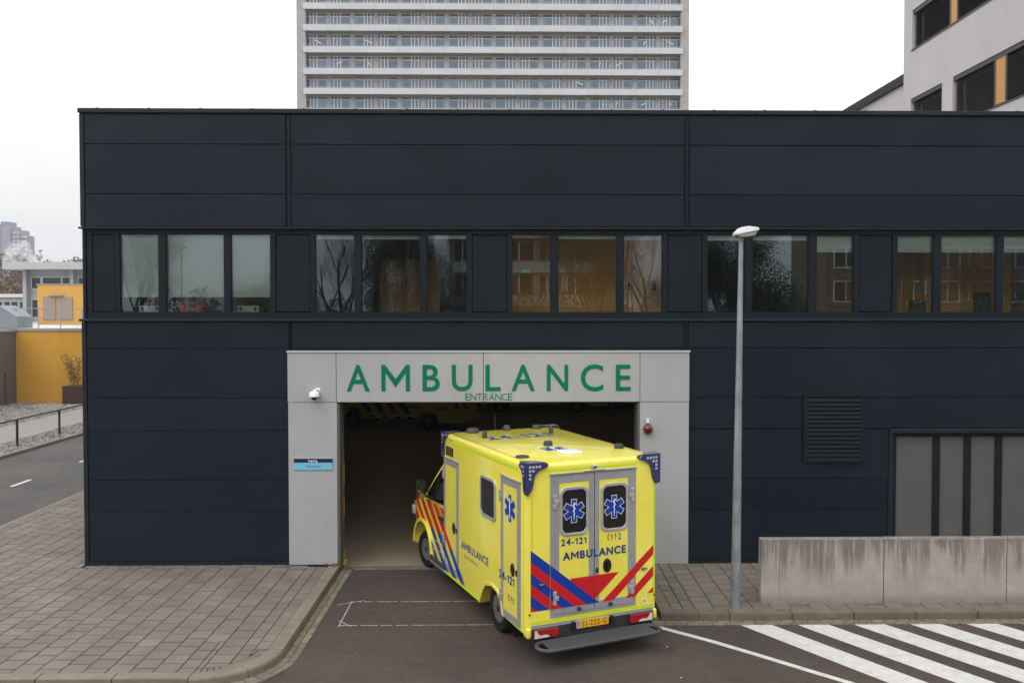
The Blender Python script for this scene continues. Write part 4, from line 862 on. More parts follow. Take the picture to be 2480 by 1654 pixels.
# roof fittings and markings
def puck(x, y, r, h, nm='roof_antenna'):
    b = BM(); lathe(b, [(r, 2.80), (r, 2.80 + h * 0.55), (r * 0.86, 2.80 + h * 0.9), (r * 0.5, 2.80 + h), (0.004, 2.80 + h)], (x, y, 0), 'z', 20); return ap(nm, b, 'dgrey', smooth=45)
puck(0.47, 3.36, 0.115, 0.085); puck(1.73, 3.38, 0.09, 0.075); puck(1.05, 1.49, 0.075, 0.075); puck(1.945, 0.78, 0.075, 0.075); puck(0.21, 0.62, 0.105, 0.028)
for x, y in ((0.42, 2.66), (1.69, 2.70)):
    b = BM(); lathe(b, [(0.042, 2.80), (0.038, 2.87), (0.034, 2.91), (0.02, 2.93), (0.003, 2.935)], (x, y, 0), 'z', 14); ap('stub_antenna', b, 'dgrey', smooth=45)
b = BM(); prism(b, [(3.30, 2.80), (3.50, 2.80), (3.49, 2.84), (3.42, 2.90), (3.35, 2.90)], 'yz', 1.08, 1.19); ap('fin_antenna', b, 'dgrey', bev=0.02, seg=3, smooth=40)
b = BM(); tube(b, [(0.95, 3.45, 2.80), (0.95, 3.52, 3.08)], 0.004, 5); ap('whip_antenna', b, 'dgrey')
b = BM(); prism(b, rrect(0.88, 1.21, 0.53, 0.90, 0.07, 4), 'xy', 2.80, 2.828); ap('roof_hatch', b, 'white', bev=0.012, seg=2, smooth=40)
b = BM(); prism(b, star((0.985, 1.14), 0.21, 0.052), 'xy', 2.8006, 2.802); ap('roof_emblem', b, 'blue'); ap('emblem_staff', rod((0.985, 1.14), 0.16, lambda a, q: (a, q, 2.8035)), 'white')
ap('roof_number', glyphs('24-121', 0.43, 1.62, 2.46, 2.80, (0, 0, 2.80), (1, 0, 0), (0, 1, 0), 0.0006, 0.026, 0.001, (0, 0.68)), 'txt'); b = BM(); box(b, 0.40, 1.63, 2.405, 2.428, 2.8003, 2.802); ap('roof_underline', b, 'txt')
# ================================================================== street furniture
def lamp_post(label, x, y, z0=0.12, lean=0.0, flip=1):
    t = thing('street_lamp', label, 'street lamp', (x, y, z0), 0, 'street lamps'); t.rotation_euler = (0, lean, 0)
    b = BM(); lathe(b, [(0.079, -0.05), (0.079, 0.55), (0.077, 0.6), (0.036, 5.96), (0.03, 6.0)], (0, 0, 0), 'z', 20); p = obj('pole', b, 'galv', t, local=True, smooth=40)
    b = BM(); lathe(b, [(0.010, -0.082), (0.010, -0.076)], (0.02, 0, 0.95), 'y', 8); obj('pole_screw', b, 'black', p, local=True)
    b = BM(); tube(b, [(0, 0, 5.98), (0, 0, 6.05)], 0.045, 12); obj('neck', b, 'galv', t, local=True)
    pr = [(-0.12, 6.05), (-0.125, 6.09), (-0.03, 6.185), (0.10, 6.205), (0.28, 6.185), (0.295, 6.15), (0.285, 6.135), (-0.11, 6.055)]
    lo = [(-0.11, 6.0545), (0.284, 6.134), (0.22, 6.045), (0.08, 6.02), (-0.06, 6.02)]
    b = BM(); prism(b, [(a * flip * 0.86, 6.02 + (c_ - 6.02) * 0.92) for a, c_ in pr], 'xz', -0.15, 0.15); hd = obj('lamp_head', b, 'white', t, local=True, bev=0.018, seg=3, smooth=45)
    b = BM(); prism(b, [(a * flip * 0.86, 6.02 + (c_ - 6.02) * 0.92) for a, c_ in lo], 'xz', -0.135, 0.135); obj('lamp_underside', b, mat('lamp_underside', (0.30, 0.29, 0.24), 0.4), hd, local=True, bev=0.01)
    return t
lamp_post('tall tapered galvanised street lamp standing before the dark wall', 3.61, 14.36, lean=R(0.55))
for i, (x0, x1, lab) in enumerate(((4.085, 6.125, 'stained concrete wall block next to the street lamp, nearest the ambulance'), (6.135, 8.18, 'middle stained concrete wall block with rust runs'), (8.19, 10.6, 'rightmost concrete wall block, cut off by the picture edge'))):
    b = BM(); box(b, x0, x1, 14.57, 14.74, 0.10, 1.185 + 0.004 * i); box(b, x0, x1, 14.74, 15.3, 0.10, 0.18) if False else None
    o = obj('concrete_wall_block', b, 'concrete', bev=0.012); tag(o, lab, 'wall', 'concrete wall blocks')
b = BM(); random.seed(21)
for k in range(70):
    x, y = random.choice([(random.uniform(-3.2, 9), random.uniform(10.5, 14)), (random.uniform(-3.28, -3.1), random.uniform(12, 17)), (random.uniform(2.3, 9), random.uniform(13.9, 14.1)), (random.uniform(-8, 2), random.uniform(11, 16.8))])
    z = 0.128 if (x < -3.5 and y > 11.9 or x > 2.5 and y > 14.3) else 0.015 if (x < -3.05 or y > 13.88 and x > 2) else 0.003; r = random.uniform(0.006, 0.018); t0 = random.uniform(0, 6)
    vs_ = [b.verts.new((x + r * math.cos(t0 + q) * (1 if k_ % 2 else 0.6), y + r * math.sin(t0 + q), z + random.uniform(0, 0.006))) for k_, q in enumerate((0, 1.4, 3.0, 4.4))]; b.faces.new(vs_)
tag(obj('fallen_leaf_litter', b, mat('leaf_litter', (0.45, 0.36, 0.28), 0.8, island=0.6)), 'tiny dry leaves and scraps scattered on road and kerb', 'litter', kind='stuff')

# ================================================================== hospital tower behind
M['tconc'] = mat('tower_concrete', (0.36, 0.34, 0.32), 0.9, var=0.10, scale=0.6); M['tpar'] = mat('parapet_panel', (0.52, 0.52, 0.535), 0.7, var=0.04, scale=0.5, island=0.03)
M['tframe'] = mat('tower_window_frame', (0.74, 0.70, 0.70), 0.6); M['tshade'] = mat('tower_sunscreen_box', (0.10, 0.09, 0.095), 0.6); M['curtain'] = mat('pale_curtain', (0.62, 0.70, 0.74), 0.9)
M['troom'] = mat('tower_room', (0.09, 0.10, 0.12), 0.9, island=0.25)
tw = thing('hospital_tower', 'tall pale grey concrete hospital tower with rows of balconies behind the station', 'tower', (-3.0, 136, 0))
TY, BAY, X0 = 135.0, 3.5625, -31.5
fl = [34.95, 37.98, 40.93, 44.17, 47.40, 50.61, 53.85, 57.1]            # parapet tops, floor by floor
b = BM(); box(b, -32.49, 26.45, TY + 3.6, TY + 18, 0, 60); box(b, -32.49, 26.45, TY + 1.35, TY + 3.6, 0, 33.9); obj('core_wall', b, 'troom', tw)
for x0, x1 in ((-32.49, -31.15), (25.2, 26.45)):
    b = BM(); box(b, x0, x1, TY + 0.15, TY + 3.59, 0, 60); obj('end_wall', b, 'tconc', tw)
    for z in fl:
        b = BM(); box(b, x0 + 0.02, x1 + 0.03, TY + 0.12, TY + 0.15, z - 0.6, z - 0.55); obj('wall_joint', b, mat('joint_pale', (0.42, 0.41, 0.4), 0.9), tw)
b = BM(); box(b, 0.015, BAY - 0.015, TY, TY + 0.12, -0.92, 0); pm = to_mesh('balcony_panel', b)
def wmesh(flip):
    """frames of one bay: two narrow lights and one wide light under a transom strip"""
    fr = BM(); w, h = 3.06, 2.0; t = 0.13
    cuts = [0, 0.50, 1.03, 1.53, w] ; cuts = cuts if not flip else [w - c_ for c_ in cuts][::-1]
    segs = [(cuts[0], cuts[1]), (cuts[1], cuts[2]), (cuts[2], cuts[3])] 
    for c_ in (cuts if not flip else cuts):
        box(fr, c_ - t / 2, c_ + t / 2, 0, 0.12, 0, h)
    for z0, z1 in ((0, 0.09), (h - 0.58, h - 0.46), (h - 0.08, h)): box(fr, t / 2, w - t / 2, 0.012, 0.108, z0, z1)
    return to_mesh('window', fr)
wf = [wmesh(False), wmesh(True)]
b = BM(); box(b, 0.05, 3.01, 0.05, 0.056, 0.091, 1.419); pane_m = to_mesh('pane', b); b = BM(); box(b, 0.05, 3.01, 0.03, 0.10, 1.545, 1.915); shade_m = to_mesh('sunscreen', b)
def curtain(w):
    b = BM(); n = max(4, int(w * 12)); 
    for k in range(n):
        x0, x1 = w * k / n, w * (k + 1) / n; y0, y1 = (0.16, 0.20) if k % 2 else (0.20, 0.16)
        v = [b.verts.new(p) for p in ((x0, y0, 0.05), (x1, y1, 0.05), (x1, y1, 1.42), (x0, y0, 1.42))]; b.faces.new(v)
    return to_mesh('curtain', b)
cw = [curtain(w) for w in (0.25, 0.45, 0.9, 1.4)]
b = BM(); box(b, -0.05, 0.05, 0.5, 2.4, 1.30, 1.36); tube_m = to_mesh('ceiling_lamp', b); M['lit'] = mat('lit_tube', (1, 0.9, 0.7), 0.5, emit=(1.0, 0.86, 0.6, 2.0))
b = BM(); box(b, 0, BAY * 16, TY + 0.12, TY + 3.6, -0.95, -0.80); slab_m = to_mesh('floor_slab', b); b = BM(); box(b, 0, BAY * 16, TY + 1.2, TY + 1.6, -1.16, -0.951); lint_m = to_mesh('lintel', b)
b = BM(); box(b, -0.24, 0.24, TY + 1.02, TY + 3.6, -0.80, 2.27); pier_m = to_mesh('pier', b)
random.seed(31); o3 = origin(tw)
lit = {(2, 2), (2, 3), (13, 2), (12, 2), (11, 1), (14, 4), (15, 4), (14, 3), (15, 3), (13, 4), (0, 3), (12, 0), (13, 0), (14, 0), (15, 0), (1, 2)}
b = BM()
for fi, z in enumerate(fl):
    put('floor_slab', slab_m, 'tconc', tw, loc=Vector((X0, 0, z)) - o3)
    lz = (fl[fi + 1] if fi < 7 else 60.3); put('lintel', lint_m, 'tconc', tw, loc=Vector((X0, 0, lz)) - o3)
    tube(b, [(X0, TY + 0.06, z + 0.16), (X0 + BAY * 16, TY + 0.06, z + 0.16)], 0.025, 5)
    for k in range(16):
        x = X0 + BAY * k; put('balcony_panel', pm, 'tpar', tw, loc=Vector((x, 0, z)) - o3)
        if fi > 6: continue
        if k: put('pier', pier_m, 'tconc', tw, loc=Vector((x, 0, z)) - o3)
        flip = (k % 2 == 0) if k else False
        w = put('window', wf[1 if flip else 0], 'tframe', tw, loc=Vector((x + 0.27, TY + 1.25, z + 0.08)) - o3)
        put('pane', pane_m, 'glass_tower', w, loc=(0, 0, 0)); put('sunscreen', shade_m, 'tshade', w, loc=(0, 0, 0))
        r = random.random()
        if r < 0.06: c1_, c2_ = 3, 3
        else: c1_, c2_ = random.choice([0, 0, 1, None, 0, None]), random.choice([0, 1, 0, 0, None, None])
        if c1_ is not None: put('curtain', cw[c1_], 'curtain', w, loc=(0.06, 0, 0))
        if c2_ is not None: put('curtain', cw[c2_], 'curtain', w, loc=(3.0 - (0.25, 0.45, 0.9, 1.4)[c2_], 0, 0))
        if (k, fi) in lit: q = put('ceiling_lamp', tube_m, 'lit', w, loc=(random.uniform(0.7, 2.2), 0, 0)); q.rotation_euler = (0, 0, random.uniform(-0.7, 0.7))
obj('balcony_rail', b, mat('rail_steel', (0.4, 0.4, 0.42), 0.5), tw)

# ================================================================== white wing on the right
M['stucco'] = mat('white_render', (0.50, 0.475, 0.465), 0.9, var=0.05, scale=0.7, bump=0.1, bscale=30, stretch=(1, 1, 0.4))
rw = thing('hospital_wing', 'white rendered hospital wing with dark ribbon windows at upper right', 'building', (18, 26, 0))
WX = 15.5
def wing_wall(y0, y1, z0, z1, holes, x=WX, name='wall'):
    """wall in plane x with rectangular openings, cut into strips"""
    ysx = sorted({y0, y1, *[h[0] for h in holes], *[h[1] for h in holes]}); b = BM()
    for ya, yb in zip(ysx, ysx[1:]):
        hs = sorted([(h[2], h[3]) for h in holes if h[0] <= ya + 1e-6 and h[1] >= yb - 1e-6]); z = z0
        for ha, hb in hs:
            if ha > z: box(b, x, x + 0.35, ya, yb, z, ha)
            z = hb
        if z < z1: box(b, x, x + 0.35, ya, yb, z, z1)
    bmesh.ops.remove_doubles(b, verts=b.verts, dist=1e-4); return obj(name, b, 'stucco', rw)
H = []
def at_x(px): return WX * 2160 / (px - 1244.0)
rows = [((2371, 267), -0.528)]
# openings: (near y, far y, z0, z1)
zu0, zu1 = 5 + (746.5 - 126.6) * at_x(2202) / 2160, 5 + (746.5 - 126.6 + 94) * at_x(2202) / 2160
zl0, zl1 = 5 + (746.5 - 303) * at_x(2303) / 2160, 5 + (746.5 - 190) * at_x(2303) / 2160
H.append((18.6, at_x(2208), zu0, zu1)); H.append((18.6, at_x(2308), zl0, zl1)); H.append((at_x(2282), at_x(2206), zl0, zl1 - 0.0)); H.append((18.6, at_x(2208), zu0 + (zu0 - zl0), zu1 + (zu0 - zl0)))
wing_wall(18, at_x(2188), 0, 26, H)
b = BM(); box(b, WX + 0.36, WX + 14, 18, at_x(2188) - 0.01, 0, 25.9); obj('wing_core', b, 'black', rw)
b = BM(); box(b, WX, WX + 14, at_x(2188) - 0.009, at_x(2188), 0, 26); obj('end_wall', b, 'stucco', rw)
YC = at_x(2187); HZ = 5 + (746.5 - 176) * YC / 2160
b = BM(); box(b, WX + 0.25, WX + 12, YC + 0.002, 64, 0, HZ - 0.35); obj('low_wall', b, 'stucco', rw); b = BM(); box(b, WX + 0.12, WX + 12, YC + 0.002, 64.1, HZ - 0.349, HZ); obj('roof_edge', b, 'trim', rw)
b = BM(); box(b, WX + 0.22, WX + 0.249, YC + 0.05, YC + 3.2, zl0, zl1 - 0.55); obj('window', b, 'black', rw)
M['slat'] = mat('dark_blind_slat', (0.035, 0.033, 0.035), 0.5); M['wframe'] = mat('wing_window_frame', (0.045, 0.047, 0.05), 0.5); M['ochre'] = mat('ochre_panel', (0.55, 0.27, 0.07), 0.6, var=0.04, scale=2)
for hi, (ya, yb, z0, z1) in enumerate(H):
    b = BM(); X_ = WX + 0.16
    box(b, X_, X_ + 0.12, ya, yb, z0, z0 + 0.07); box(b, X_, X_ + 0.12, ya, yb, z1 - 0.06, z1); box(b, X_, X_ + 0.12, yb - 0.07, yb, z0 + 0.07, z1 - 0.06)
    box(b, WX - 0.03, WX + 0.155, ya, yb + 0.02, z0 - 0.05, z0 - 0.001)
    w = obj('window', b, 'wframe', rw); b = BM(); box(b, X_ + 0.10, X_ + 0.11, ya, yb - 0.07, z0 + 0.07, z1 - 0.06); obj('pane', b, 'gls', w)
    b = BM(); box(b, WX + 0.03, WX + 0.15, ya, yb - 0.01, z1 - 0.15, z1 - 0.002); obj('blind_box', b, 'wframe', w)
    b = BM(); n = int((z1 - z0 - 0.25) / 0.062)
    for k in range(n): 
        zz = z0 + 0.09 + k * 0.062; prism(b, [(WX + 0.06, zz), (WX + 0.065, zz - 0.004), (WX + 0.12, zz + 0.042), (WX + 0.115, zz + 0.046)], 'xz', ya, yb - 0.08)
    tag(obj('blind_slats', b, 'slat', w), kind='stuff')
    if hi in (0, 1, 3):
        for yp in ((at_x(2299), at_x(2313)) if hi in (0, 3) else (at_x(2410), at_x(2433)),):
            y1_, y0_ = yp; b = BM(); box(b, WX + 0.05, X_ - 0.001, y0_, y1_, z0 + 0.06, z1 - 0.02); obj('ochre_panel', b, 'ochre', w)
            b = BM(); box(b, WX + 0.04, X_ - 0.002, y0_ - 0.10, y0_ - 0.002, z0 + 0.02, z1 - 0.02); box(b, WX + 0.04, X_ - 0.002, y1_ + 0.002, y1_ + 0.10, z0 + 0.02, z1 - 0.02); obj('mullion', b, 'wframe', w)

# ================================================================== street and buildings on the far left
g_ = BM(); box(g_, -16.95, -11.52, -30, 160, -0.3, -0.002); sr = struct('side_road', g_, 'asphalt_far')
for k in range(-2, 12):
    b = BM(); box(b, -14.17, -14.05, 25.15 + 3.97 * k, 26.15 + 3.97 * k, -0.004, 0.002); obj('lane_dash', b, 'paint', sr)
g_ = BM(); box(g_, -17.12, -16.952, -10, 120, -0.3, 0.11); struct('kerb', g_, 'kerb', bev=0.015)
M['gravel'] = mat('gravel_bed', (0.13, 0.118, 0.11), 0.95, var=0.75, scale=5.0, col2=(0.30, 0.275, 0.26), bump=1.0, bscale=9)
g_ = BM(); box(g_, -26, -17.122, -10, 46.95, -0.3, 0.06); gb = struct('gravel_bed', g_, 'gravel')
b = BM(); random.seed(9)
for k in range(4200):
    x = random.choice([random.uniform(-18.6, -17.2), random.uniform(-25.9, -21.3), random.uniform(-25.9, -21.3)]); y = random.uniform(28, 46.8); r = random.uniform(0.04, 0.11); t0 = random.uniform(0, 6)
    bs_ = [b.verts.new((x + r * random.uniform(.7, 1.1) * math.cos(t0 + q), y + r * random.uniform(.7, 1.1) * math.sin(t0 + q), 0.05)) for q in (0, 1.57, 3.14, 4.71)]; ap_ = b.verts.new((x + random.uniform(-.02, .02), y, 0.06 + r * random.uniform(0.5, 1.0)))
    for i in range(4): b.faces.new((bs_[i], bs_[(i + 1) % 4], ap_))
tag(obj('gravel_stones', b, mat('gravel_stone', (0.22, 0.20, 0.19), 0.9, island=0.5)), 'loose grey gravel stones along the far path', 'gravel', kind='stuff')
g_ = BM(); box(g_, -21.2, -18.66, -10, 46.9, -0.2, 0.075); struct('footpath', g_, mat('path_concrete', (0.26, 0.235, 0.215), 0.9, var=0.1, scale=1.5))
g_ = BM(); box(g_, -24.4, -21.202, 44.6, 46.94, -0.2, 0.08); struct('path_slab', g_, mat('slab_tan', (0.27, 0.225, 0.185), 0.9, var=0.1, scale=2))
fn = thing('mesh_fence', 'low dark green wire mesh fence along the far path', 'fence', (-17.8, 35, 0.06))
M['fgreen'] = mat('fence_green', (0.008, 0.022, 0.018), 0.5)
for k in range(-2, 6):
    b = BM(); tube(b, [(-17.8, 32.15 + 2.97 * k, 0.0), (-17.8, 32.15 + 2.97 * k, 1.04)], 0.045, 8); obj('fence_post', b, 'fgreen', fn)
b = BM(); tube(b, [(-17.8, 26.2, 1.02), (-17.8, 47, 1.02)], 0.03, 6); obj('top_rail', b, 'fgreen', fn)
b = BM(); y = 26.2
while y < 46: 
    for s in (1, -1): tube(b, [(-17.8, y, 0.1 if s > 0 else 1.0), (-17.8, y + 0.9, 1.0 if s > 0 else 0.1)], 0.0035, 3)
    y += 0.11
tag(obj('wire_mesh', b, mat('fence_wire', (0.16, 0.17, 0.16), 0.6), fn), kind='stuff')
M['brownw'] = mat('brown_render', (0.125, 0.098, 0.085), 0.9, var=0.08, scale=1.0, bump=0.15, bscale=20); M['yelw'] = mat('yellow_render', (0.56, 0.29, 0.035), 0.9, var=0.05, scale=0.8, bump=0.15, bscale=15); M['capm'] = mat('grey_coping', (0.26, 0.26, 0.27), 0.7)
t = thing('brown_wall', 'dull brown rendered wall at the far left edge', 'wall', (-26.2, 40, 0))
b = BM(); box(b, -26.4, -26.0, 20, 46.97, 0, 3.78); obj('wall', b, 'brownw', t); b = BM(); box(b, -26.45, -25.94, 20, 47.0, 3.782, 3.90); obj('coping', b, 'capm', t); b = BM(); tube(b, [(-25.95, 45.9, 0.06), (-25.95, 45.9, 1.7)], 0.05, 8); obj('downpipe', b, mat('pipe_dark', (0.07, 0.06, 0.06), 0.6), t)
b = BM(); box(b, -26.002, -25.992, 45.86, 45.9, 1.7, 3.75); obj('wall_joint', b, 'brownw', t)
t = thing('yellow_wall', 'bright yellow rendered wall with grey coping behind the side road', 'wall', (-24, 47, 0))
wp = [(-25.998, 46.97), (-23.85, 46.97), (-20.5, 48.3), (-17.0, 48.3), (-17.0, 48.6), (-20.6, 48.6), (-23.9, 47.3), (-25.998, 47.3)]
b = BM(); prism(b, wp, 'xy', 0, 3.80); obj('wall', b, 'yelw', t); b = BM(); prism(b, [(-26.0, 46.92), (-23.84, 46.92), (-20.49, 48.25), (-17.0, 48.25), (-17.0, 48.65), (-20.6, 48.65), (-23.9, 47.35), (-26.0, 47.35)], 'xy', 3.802, 3.94); obj('coping', b, 'capm', t)
g_ = BM(); box(g_, -60, -17, 48.7, 84, 0, 3.86); box(g_, -60, -26.5, 47.4, 48.699, 0, 3.86); struct('roof_terrace', g_, mat('terrace_pale', (0.42, 0.40, 0.38), 0.9, var=0.25, scale=0.6, col2=(0.62, 0.60, 0.58)))
t = thing('terrace_railing', 'slim grey steel railing on the terrace above the yellow wall', 'railing', (-24, 50, 3.9))
for k in range(9):
    b = BM(); tube(b, [(-31.0 + 1.2 * k, 49.6, 3.86), (-31.1 + 1.2 * k, 49.8, 4.98)], 0.03, 6); obj('post', b, 'capm', t)
for z in (4.98, 4.5, 4.2):
    b = BM(); tube(b, [(-31.3, 49.8 - (4.98 - z) * 0.18, z), (-20, 49.8 - (4.98 - z) * 0.18, z)], 0.028 if z > 4.9 else 0.018, 6); obj('rail', b, 'capm', t)
b = BM(); prism(b, [(-31.5, 3.9), (-27.05, 3.9), (-27.05, 4.55), (-28.0, 5.15), (-31.5, 5.15)], 'xz', 49.0, 50.6); o = obj('roof_duct', b, mat('duct_grey', (0.20, 0.225, 0.25), 0.6, var=0.08), bev=0.02); tag(o, 'blue grey sloping duct housing on the far left roof', 'duct')
M['pale'] = mat('pale_grey_wall', (0.34, 0.345, 0.36), 0.8, var=0.05, scale=0.5); M['dgl'] = mat('dark_far_glass', (0.03, 0.04, 0.045), 0.1)
t = thing('terrace_pavilion', 'grey pavilion with wide flat roof slab behind the yellow wall', 'building', (-38, 78, 3.86))
b = BM(); box(b, -42.0, -24, 74.0, 88, 8.2, 8.8); obj('roof_slab', b, mat('roof_slab_grey', (0.40, 0.40, 0.42), 0.7), t); b = BM(); box(b, -40.6, -24, 75.6, 86, 3.86, 8.2); obj('wall', b, 'pale', t)
for x in (-40.9, -37.0, -33.2, -29.4): b = BM(); box(b, x, x + 0.3, 75.0, 75.59, 3.86, 8.199); obj('column', b, 'pale', t)
for x0, w in ((-40.4, 0.7), (-39.5, 1.5), (-37.85, 0.75), (-36.5, 0.75), (-35.6, 0.65), (-34.8, 0.7), (-34.0, 0.6), (-32.7, 1.2), (-31.2, 1.2)):
    for z0, z1 in ((6.65, 7.55), (4.2, 5.7)):
        b = BM(); box(b, x0, x0 + w, 75.56, 75.62, z0, z1); wd_ = obj('window', b, 'dgl', t); b = BM(); ring(b, rect(x0 - 0.09, x0 + w + 0.09, z0 - 0.09, z1 + 0.09), rect(x0, x0 + w, z0, z1), 'xz', 75.52, 75.60); obj('frame', b, mat('pale_frame', (0.5, 0.5, 0.52), 0.6), wd_)
t = thing('yellow_annex', 'small ochre yellow rooftop annex with two brown doors', 'building', (-31, 63, 3.86))
b = BM(); box(b, -32.8, -24.0, 62, 68, 3.86, 6.6); obj('wall', b, mat('ochre_render', (0.56, 0.31, 0.07), 0.9, var=0.04), t); b = BM(); box(b, -32.85, -23.9, 61.95, 68, 6.602, 6.68); obj('coping', b, 'capm', t)
for x0, x1 in ((-32.4, -31.55), (-31.4, -30.4)): b = BM(); box(b, x0, x1, 61.93, 61.99, 4.2, 5.75); obj('door', b, mat('taupe_door', (0.27, 0.22, 0.19), 0.7), t)
b = BM(); box(b, -32.0, -31.0, 61.75, 61.99, 5.86, 5.94); obj('door_canopy', b, 'pale', t)
t = thing('low_grey_building', 'low grey building with white window bands at far left', 'building', (-52, 92, 0))
b = BM(); box(b, -62, -42.5, 88.5, 100, 0, 6.05); obj('wall', b, 'pale', t); b = BM(); box(b, -62, -42.2, 88.3, 100, 6.052, 6.4); obj('roof_edge', b, mat('white_edge', (0.6, 0.6, 0.6), 0.7), t)
for k in range(9):
    b = BM(); box(b, -56 + k * 1.5, -54.8 + k * 1.5, 88.44, 88.52, 4.2, 5.6); wd_ = obj('window', b, 'dgl', t); b = BM(); box(b, -55.42 + k * 1.5, -55.36 + k * 1.5, 88.40, 88.43, 4.2, 5.6); box(b, -56 + k * 1.5, -54.8 + k * 1.5, 88.40, 88.429, 4.85, 4.92); obj('frame', b, 'white', wd_)
b = BM(); box(b, -66, -46, 112, 124, 0, 8.0); o = obj('dark_roofed_block', b, mat('roof_block_grey', (0.16, 0.15, 0.15), 0.9, var=0.2, scale=1)); tag(o, 'plain dark grey block behind the low building at far left', 'building')
# distant tower block, wooded hill
t = thing('apartment_tower', 'hazy purple grey apartment tower on the far left horizon', 'tower', (-334, 600, 20))
M['ftow'] = mat('far_tower_hazed', (0.25, 0.225, 0.285), 0.9); M['ftow2'] = mat('far_core_hazed', (0.17, 0.19, 0.275), 0.9); M['fbal'] = mat('far_balcony_hazed', (0.45, 0.44, 0.49), 0.9)  # distance haze painted into the tower colours, the air volume alone fades little
for nm, q, m in (('stair_core', (-344, -339.5, 600, 612, 15, 60.5), 'ftow2'), ('lift_tower', (-341.5, -336.5, 601, 611, 15, 62.5), 'ftow2'), ('block', (-339.5, -334.0, 598.5, 612, 15, 59.5), 'ftow'), ('block', (-334.0, -328.5, 600.5, 612, 15, 57), 'ftow'), ('block', (-328.5, -325.2, 602, 612, 15, 53.5), 'ftow')):
    b = BM(); box(b, *q); obj(nm, b, m, t)
for k in range(13):
    z = 22 + k * 2.7
    for x0, x1, y in ((-333.3, -331.2, 600.4), (-330.4, -328.8, 600.4), (-328.2, -324.6, 601.9)):
        if z < (56 if x1 < -328.6 else 52): b = BM(); box(b, x0, x1, y - 0.8, y, z, z + 1.2); obj('balcony', b, 'fbal', t)
def ridge(name, x0, x1, y, depth, h, seed, m, n=160):
    from mathutils import noise as mn
    b = BM(); rows = []
    for j in range(9):
        f = j / 8; rows.append([b.verts.new((x0 + (x1 - x0) * i / n, y + depth * f, h * math.sin(f * 1.9 + 0.02) * (0.85 + 0.3 * mn.noise(Vector((i * 0.05, seed, 0)))) + (2.2 * mn.noise(Vector((i * 0.9, j * 1.7, seed))) + 1.2 * mn.noise(Vector((i * 2.3, j * 3, seed)))) * (1 if j else 0))) for i in range(n + 1)])
    for A, B in zip(rows, rows[1:]):
        for i in range(n): b.faces.new((A[i], A[i + 1], B[i + 1], B[i]))
    return struct(name, b, m)
ridge('hill', -1400, 300, 640, 500, 62, 3.1, mat('far_wood', (0.13, 0.118, 0.115), 0.95, var=0.4, scale=0.05, col2=(0.19, 0.175, 0.17)), 420)
# ================================================================== trees (some seen only as reflections in the glass)
def grow(bm, p, d, ln, r, depth, rnd, tips, spread=0.55, up=0.25, kids=3):
    p = Vector(p); d = Vector(d).normalized(); pts = [p.copy()]; rs = [r]; n = 4
    for i in range(n):
        d = (d + Vector((rnd.uniform(-1, 1), rnd.uniform(-1, 1), rnd.uniform(-0.3, 1) * up)) * 0.13).normalized(); p = p + d * (ln / n); pts.append(p.copy()); rs.append(r * (1 - 0.45 * (i + 1) / n))
    tube(bm, pts, rs, 6 if depth > 2 else 4 if depth > 1 else 3)
    if depth <= 1: tips.extend(pts[1:])
    if depth == 0: return
    for k in range(kids + (1 if depth > 2 else 0)):
        i = rnd.choice([2, 3, 4, 4]); a = rnd.uniform(0, 6.28); u = d.cross(Vector((0.3, 0.2, 1))).normalized(); w = d.cross(u)
        nd = d * (1 - spread * 0.5) + (u * math.cos(a) + w * math.sin(a)) * spread + Vector((0, 0, up)); grow(bm, pts[i], nd, ln * rnd.uniform(0.58, 0.78), rs[i] * 0.62, depth - 1, rnd, tips, spread, up, kids)
def tree(name, label, loc, h, seed, trunk_m, leaf_m=None, n_leaf=0, lsize=0.2, depth=4, spread=0.55, kids=3, group=None, r=None, blob=0.5, twigs=0):
    rnd = random.Random(seed); t = thing(name, label, 'tree', loc, 0, group); b = BM(); tips = []
    grow(b, (0, 0, -0.2), (0, 0, 1), h * 0.36, r or h * 0.022, depth, rnd, tips, spread, 0.3, kids); obj('trunk', b, trunk_m, t, local=True, smooth=60)
    if leaf_m and n_leaf:
        pts = [rnd.choice(tips) + Vector((rnd.gauss(0, blob), rnd.gauss(0, blob), rnd.gauss(0, blob * 0.8))) for k in range(n_leaf)]
        put('crown', leaves(pts, [lsize * rnd.uniform(0.6, 1.3) for _ in pts], rnd), leaf_m, t, local=True)
    elif twigs:
        pts = [rnd.choice(tips) + Vector((rnd.gauss(0, blob * 0.8), rnd.gauss(0, blob * 0.8), rnd.gauss(0, blob * 0.7))) for k in range(twigs)]
        put('crown', leaves(pts, [rnd.uniform(0.12, 0.35) for _ in pts], rnd, 0.022, (0, 0, 0.8)), trunk_m, t, local=True)
    return t
M['bark'] = mat('bark', (0.075, 0.062, 0.05), 0.95, var=0.3, scale=6); M['bark_l'] = mat('grey_green_twigs', (0.12, 0.115, 0.075), 0.95)
M['lf_or'] = mat('autumn_leaf', (0.24, 0.10, 0.055), 0.8, island=0.4); M['lf_br'] = mat('withered_leaf', (0.14, 0.095, 0.05), 0.8, island=0.4); M['lf_dk'] = mat('dark_leaf', (0.030, 0.030, 0.020), 0.8, island=0.4); M['lf_gr'] = mat('green_leaf', (0.055, 0.070, 0.022), 0.8, island=0.4)
tree('autumn_tree', 'rust red autumn tree crown above the pavilion roof on the left', (-128, 252, 0), 18.5, 4, 'bark', 'lf_or', 5200, 0.5, 4, 0.6, 3, blob=0.7)
